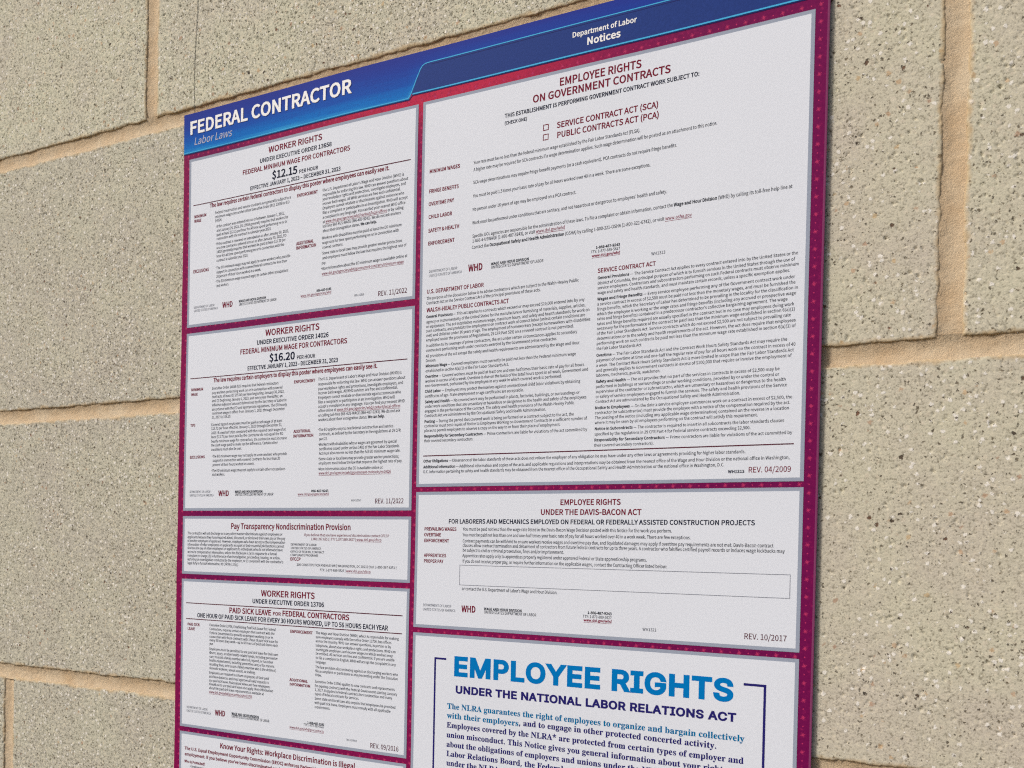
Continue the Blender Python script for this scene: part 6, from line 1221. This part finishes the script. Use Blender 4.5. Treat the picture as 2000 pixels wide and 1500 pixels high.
  ('heading', [{'t': 'EMPLOYEE RIGHTS', 'u': 293.68, 'v': 274.53, 'w': 36.01, 'c': 3.23, 's': 'm', 'k': 'maroon'}]),
  ('heading', [{'t': 'UNDER THE DAVIS-BACON ACT', 'u': 281.8, 'v': 280.06, 'w': 59.76, 'c': 3.26, 's': 'm', 'k': 'maroon'}]),
  ('heading', [{'t': 'FOR LABORERS AND MECHANICS EMPLOYED ON FEDERAL OR FEDERALLY ASSISTED CONSTRUCTION PROJECTS', 'u': 221.67, 'v': 285.23, 'w': 180.13, 'c': 2.67, 's': 'm', 'k': 'navy'}]),
  ('side_heading', [{'t': 'PREVAILING WAGES', 'u': 204.9, 'v': 289.57, 'w': 22.33, 'c': 2.09, 's': 's', 'k': 'maroon'}]),
  ('side_heading', [{'t': 'OVERTIME', 'u': 204.8, 'v': 293.06, 'w': 11.9, 'c': 2.09, 's': 's', 'k': 'maroon'}]),
  ('side_heading', [{'t': 'ENFORCEMENT', 'u': 204.88, 'v': 296.54, 'w': 17.41, 'c': 2.09, 's': 's', 'k': 'maroon'}]),
  ('side_heading', [{'t': 'APPRENTICES', 'u': 205.0, 'v': 305.44, 'w': 15.55, 'c': 2.09, 's': 's', 'k': 'maroon'}]),
  ('side_heading', [{'t': 'PROPER PAY', 'u': 204.9, 'v': 308.93, 'w': 13.69, 'c': 2.09, 's': 's', 'k': 'maroon'}]),
  ('paragraph', [{'t': 'You must be paid not less than the wage rate listed in the Davis-Bacon Wage Decision posted with this Notice for the work you perform.', 'u': 231.59, 'v': 289.34, 'w': 126.99, 'c': 1.89, 's': 'r', 'k': 'ink'}]),
  ('paragraph', [{'t': 'You must be paid not less than one and one-half times your basic rate of pay for all hours worked over 40 in a work week. There are few exceptions.', 'u': 231.5, 'v': 292.75, 'w': 137.28, 'c': 1.89, 's': 'r', 'k': 'ink'}]),
  ('paragraph', [{'t': 'Contract payments can be withheld to ensure workers receive wages and overtime pay due, and liquidated damages may apply if overtime pay requirements are not met. Davis-Bacon contract', 'u': 231.58, 'v': 296.31, 'w': 179.61, 'c': 1.89, 's': 'r', 'k': 'ink'},
    {'t': 'clauses allow contract termination and debarment of contractors from future federal contracts for up to three years. A contractor who falsifies certified payroll records or induces wage kickbacks may', 'u': 231.64, 'v': 298.96, 'w': 185.11, 'c': 1.89, 's': 'r', 'k': 'ink'},
    {'t': 'be subject to civil or criminal prosecution, fines and/or imprisonment.', 'u': 231.71, 'v': 301.83, 'w': 65.03, 'c': 1.89, 's': 'r', 'k': 'ink'}]),
  ('paragraph', [{'t': 'Apprentice rates apply only to apprentices properly registered under approved Federal or State apprenticeship programs.', 'u': 231.7, 'v': 305.01, 'w': 113.46, 'c': 1.89, 's': 'r', 'k': 'ink'}]),
  ('paragraph', [{'t': 'If you do not receive proper pay, or require further information on the applicable wages, contact the Contracting Officer listed below:', 'u': 231.78, 'v': 308.27, 'w': 124.47, 'c': 1.89, 's': 'r', 'k': 'ink'}]),
  ('paragraph', [{'t': "or contact the U.S. Department of Labor's Wage and Hour Division.", 'u': 231.72, 'v': 324.56, 'w': 61.66, 'c': 1.89, 's': 'r', 'k': 'ink'}]),
  ('outlined_field', [{'box': [229.94, 309.64, 419.86, 321.7], 'th': 0.3, 'k': 'boxline'}]),
  ('agency_line', [{'t': 'DEPARTMENT OF LABOR', 'u': 205.06, 'v': 335.28, 'w': 19.73, 'c': 1.55, 's': 'l', 'k': 'grey'},
    {'t': 'UNITED STATES OF AMERICA', 'u': 204.93, 'v': 337.84, 'w': 22.73, 'c': 1.55, 's': 'l', 'k': 'grey'}]),
  ('agency_initials', [{'t': 'WHD', 'u': 231.86, 'v': 337.6, 'w': 9.51, 'c': 4.02, 's': 'b', 'k': 'maroon'}]),
  ('agency_line', [{'t': '**WAGE AND HOUR DIVISION**', 'u': 246.88, 'v': 335.81, 'w': 24.55, 'c': 1.65, 's': 'r', 'k': 'ink'},
    {'t': 'UNITED STATES DEPARTMENT OF LABOR', 'u': 246.92, 'v': 337.68, 'w': 33.61, 'c': 1.65, 's': 'r', 'k': 'ink'}]),
  ('contact_lines', [{'t': '**1-866-487-9243**', 'u': 311.75, 'v': 334.73, 'w': 14.16, 'c': 1.56, 's': 'r', 'k': 'ink'},
    {'t': 'TTY: 1-877-889-5627', 'u': 308.91, 'v': 336.86, 'w': 17.05, 'c': 1.56, 's': 'r', 'k': 'ink'},
    {'t': '**__www.dol.gov/whd__**', 'u': 309.49, 'v': 338.89, 'w': 16.52, 'c': 1.56, 's': 'r', 'k': 'ink'}]),
  ('form_number', [{'t': 'WH1321', 'u': 343.55, 'v': 342.14, 'w': 7.82, 'c': 1.65, 's': 'r', 'k': 'grey'}]),
  ('revision_date', [{'t': 'REV. 10/2017', 'u': 397.55, 'v': 343.1, 'w': 21.34, 'c': 2.94, 's': 'r', 'k': 'rev'}]),
 ]},
 {'panel': 'r3', 'items': [
  ('title', [{'t': 'EMPLOYEE RIGHTS', 'u': 227.24, 'v': 375.94, 'w': 166.56, 'c': 12.03, 's': 'g', 'k': 'cyan'}]),
  ('heading', [{'t': 'UNDER THE NATIONAL LABOR RELATIONS ACT', 'u': 228.88, 'v': 386.02, 'w': 166.14, 'c': 4.72, 's': 'g', 'k': 'indigo'}]),
  ('paragraph', [{'t': 'The NLRA guarantees the right of employees to organize and bargain collectively', 'u': 223.55, 'v': 395.61, 'w': 175.6, 'c': 3.36, 's': 't', 'k': 'teal'}]),
  ('paragraph', [{'t': 'with their employers', 'u': 223.5, 'v': 401.21, 'w': 47.44, 'c': 3.36, 's': 't', 'k': 'teal'}]),
  ('paragraph', [{'t': ', and to engage in other protected concerted activity.', 'u': 270.93, 'v': 400.79, 'w': 114.25, 'c': 3.34, 's': 't', 'k': 'indigo'},
    {'t': 'Employees covered by the NLRA* are protected from certain types of employer and', 'u': 223.37, 'v': 406.89, 'w': 175.73, 'c': 3.34, 's': 't', 'k': 'indigo'},
    {'t': 'union misconduct. This Notice gives you general information about your rights, and', 'u': 223.42, 'v': 412.71, 'w': None, 'c': 3.34, 's': 't', 'k': 'indigo'},
    {'t': 'about the obligations of employers and unions under the NLRA. Contact the National', 'u': 223.46, 'v': 418.38, 'w': None, 'c': 3.34, 's': 't', 'k': 'indigo'},
    {'t': 'Labor Relations Board, the Federal agency that investigates and resolves complaints', 'u': 223.59, 'v': 423.97, 'w': None, 'c': 3.34, 's': 't', 'k': 'indigo'},
    {'t': 'under the NLRA, using the contact information supplied below, if you have any', 'u': 223.63, 'v': 429.56, 'w': None, 'c': 3.34, 's': 't', 'k': 'indigo'}]),
  ('paragraph', [{'t': 'questions about specific rights that may apply in your particular workplace.', 'u': 223.68, 'v': 435.23, 'w': None, 'c': 3.37, 's': 't', 'k': 'indigo'}]),
  ('paragraph', [{'t': 'Under the NLRA, employees have the right to:', 'u': 223.94, 'v': 446.56, 'w': None, 'c': 3.37, 's': 't', 'k': 'indigo'}]),
  ('paragraph', [{'t': 'Organize a union to negotiate with your employer concerning your wages,', 'u': 224.09, 'v': 452.68, 'w': None, 'c': 3.37, 's': 't', 'k': 'indigo'}]),
  ('paragraph', [{'t': 'hours, and other terms and conditions of employment.', 'u': 224.22, 'v': 458.42, 'w': None, 'c': 3.37, 's': 't', 'k': 'indigo'}]),
 ]},
]


for block in TEXTS:
    key = block['panel']
    if key == 'header':
        title = block['items'][0][1][0]
        drop = dict(title); drop['u'] += 0.45; drop['v'] += 0.4; drop['k'] = 'indigo'
        o = lettering('title_drop_shadow', [drop], 0.17, header)
        o.data.materials.clear(); o.data.materials.append(MAT['shadowprint'])
        for name, lines in block['items']: lettering(name, lines, 0.20, header)
        continue
    u0, v0, u1, v1 = PANELS[key]
    panel = flat('notice_panel', [rect(u0 + 1.85, v0 + 1.85, u1 - 1.85, v1 - 1.85)], 0.16, MAT['paper'], poster)
    flat('panel_frame', [rect(u0, v0, u1, v0 + 1.9), rect(u0, v1 - 1.9, u1, v1), rect(u0, v0 + 1.9, u0 + 1.9, v1 - 1.9), rect(u1 - 1.9, v0 + 1.9, u1, v1 - 1.9)], 0.13, MAT['frame'], panel)
    if key == 'r3':
        flat('bracket', stroke([(222.2, 366.1), (214.6, 366.1), (214.6, 598.0)], 1.15), 0.22, INK['indigo'], panel)
        flat('bracket', stroke([(398.1, 366.2), (408.8, 366.2), (408.8, 598.0)], 1.25), 0.22, INK['indigo'], panel)
    for name, lines in block['items']:
        lettering(name, lines, 0.22, panel)
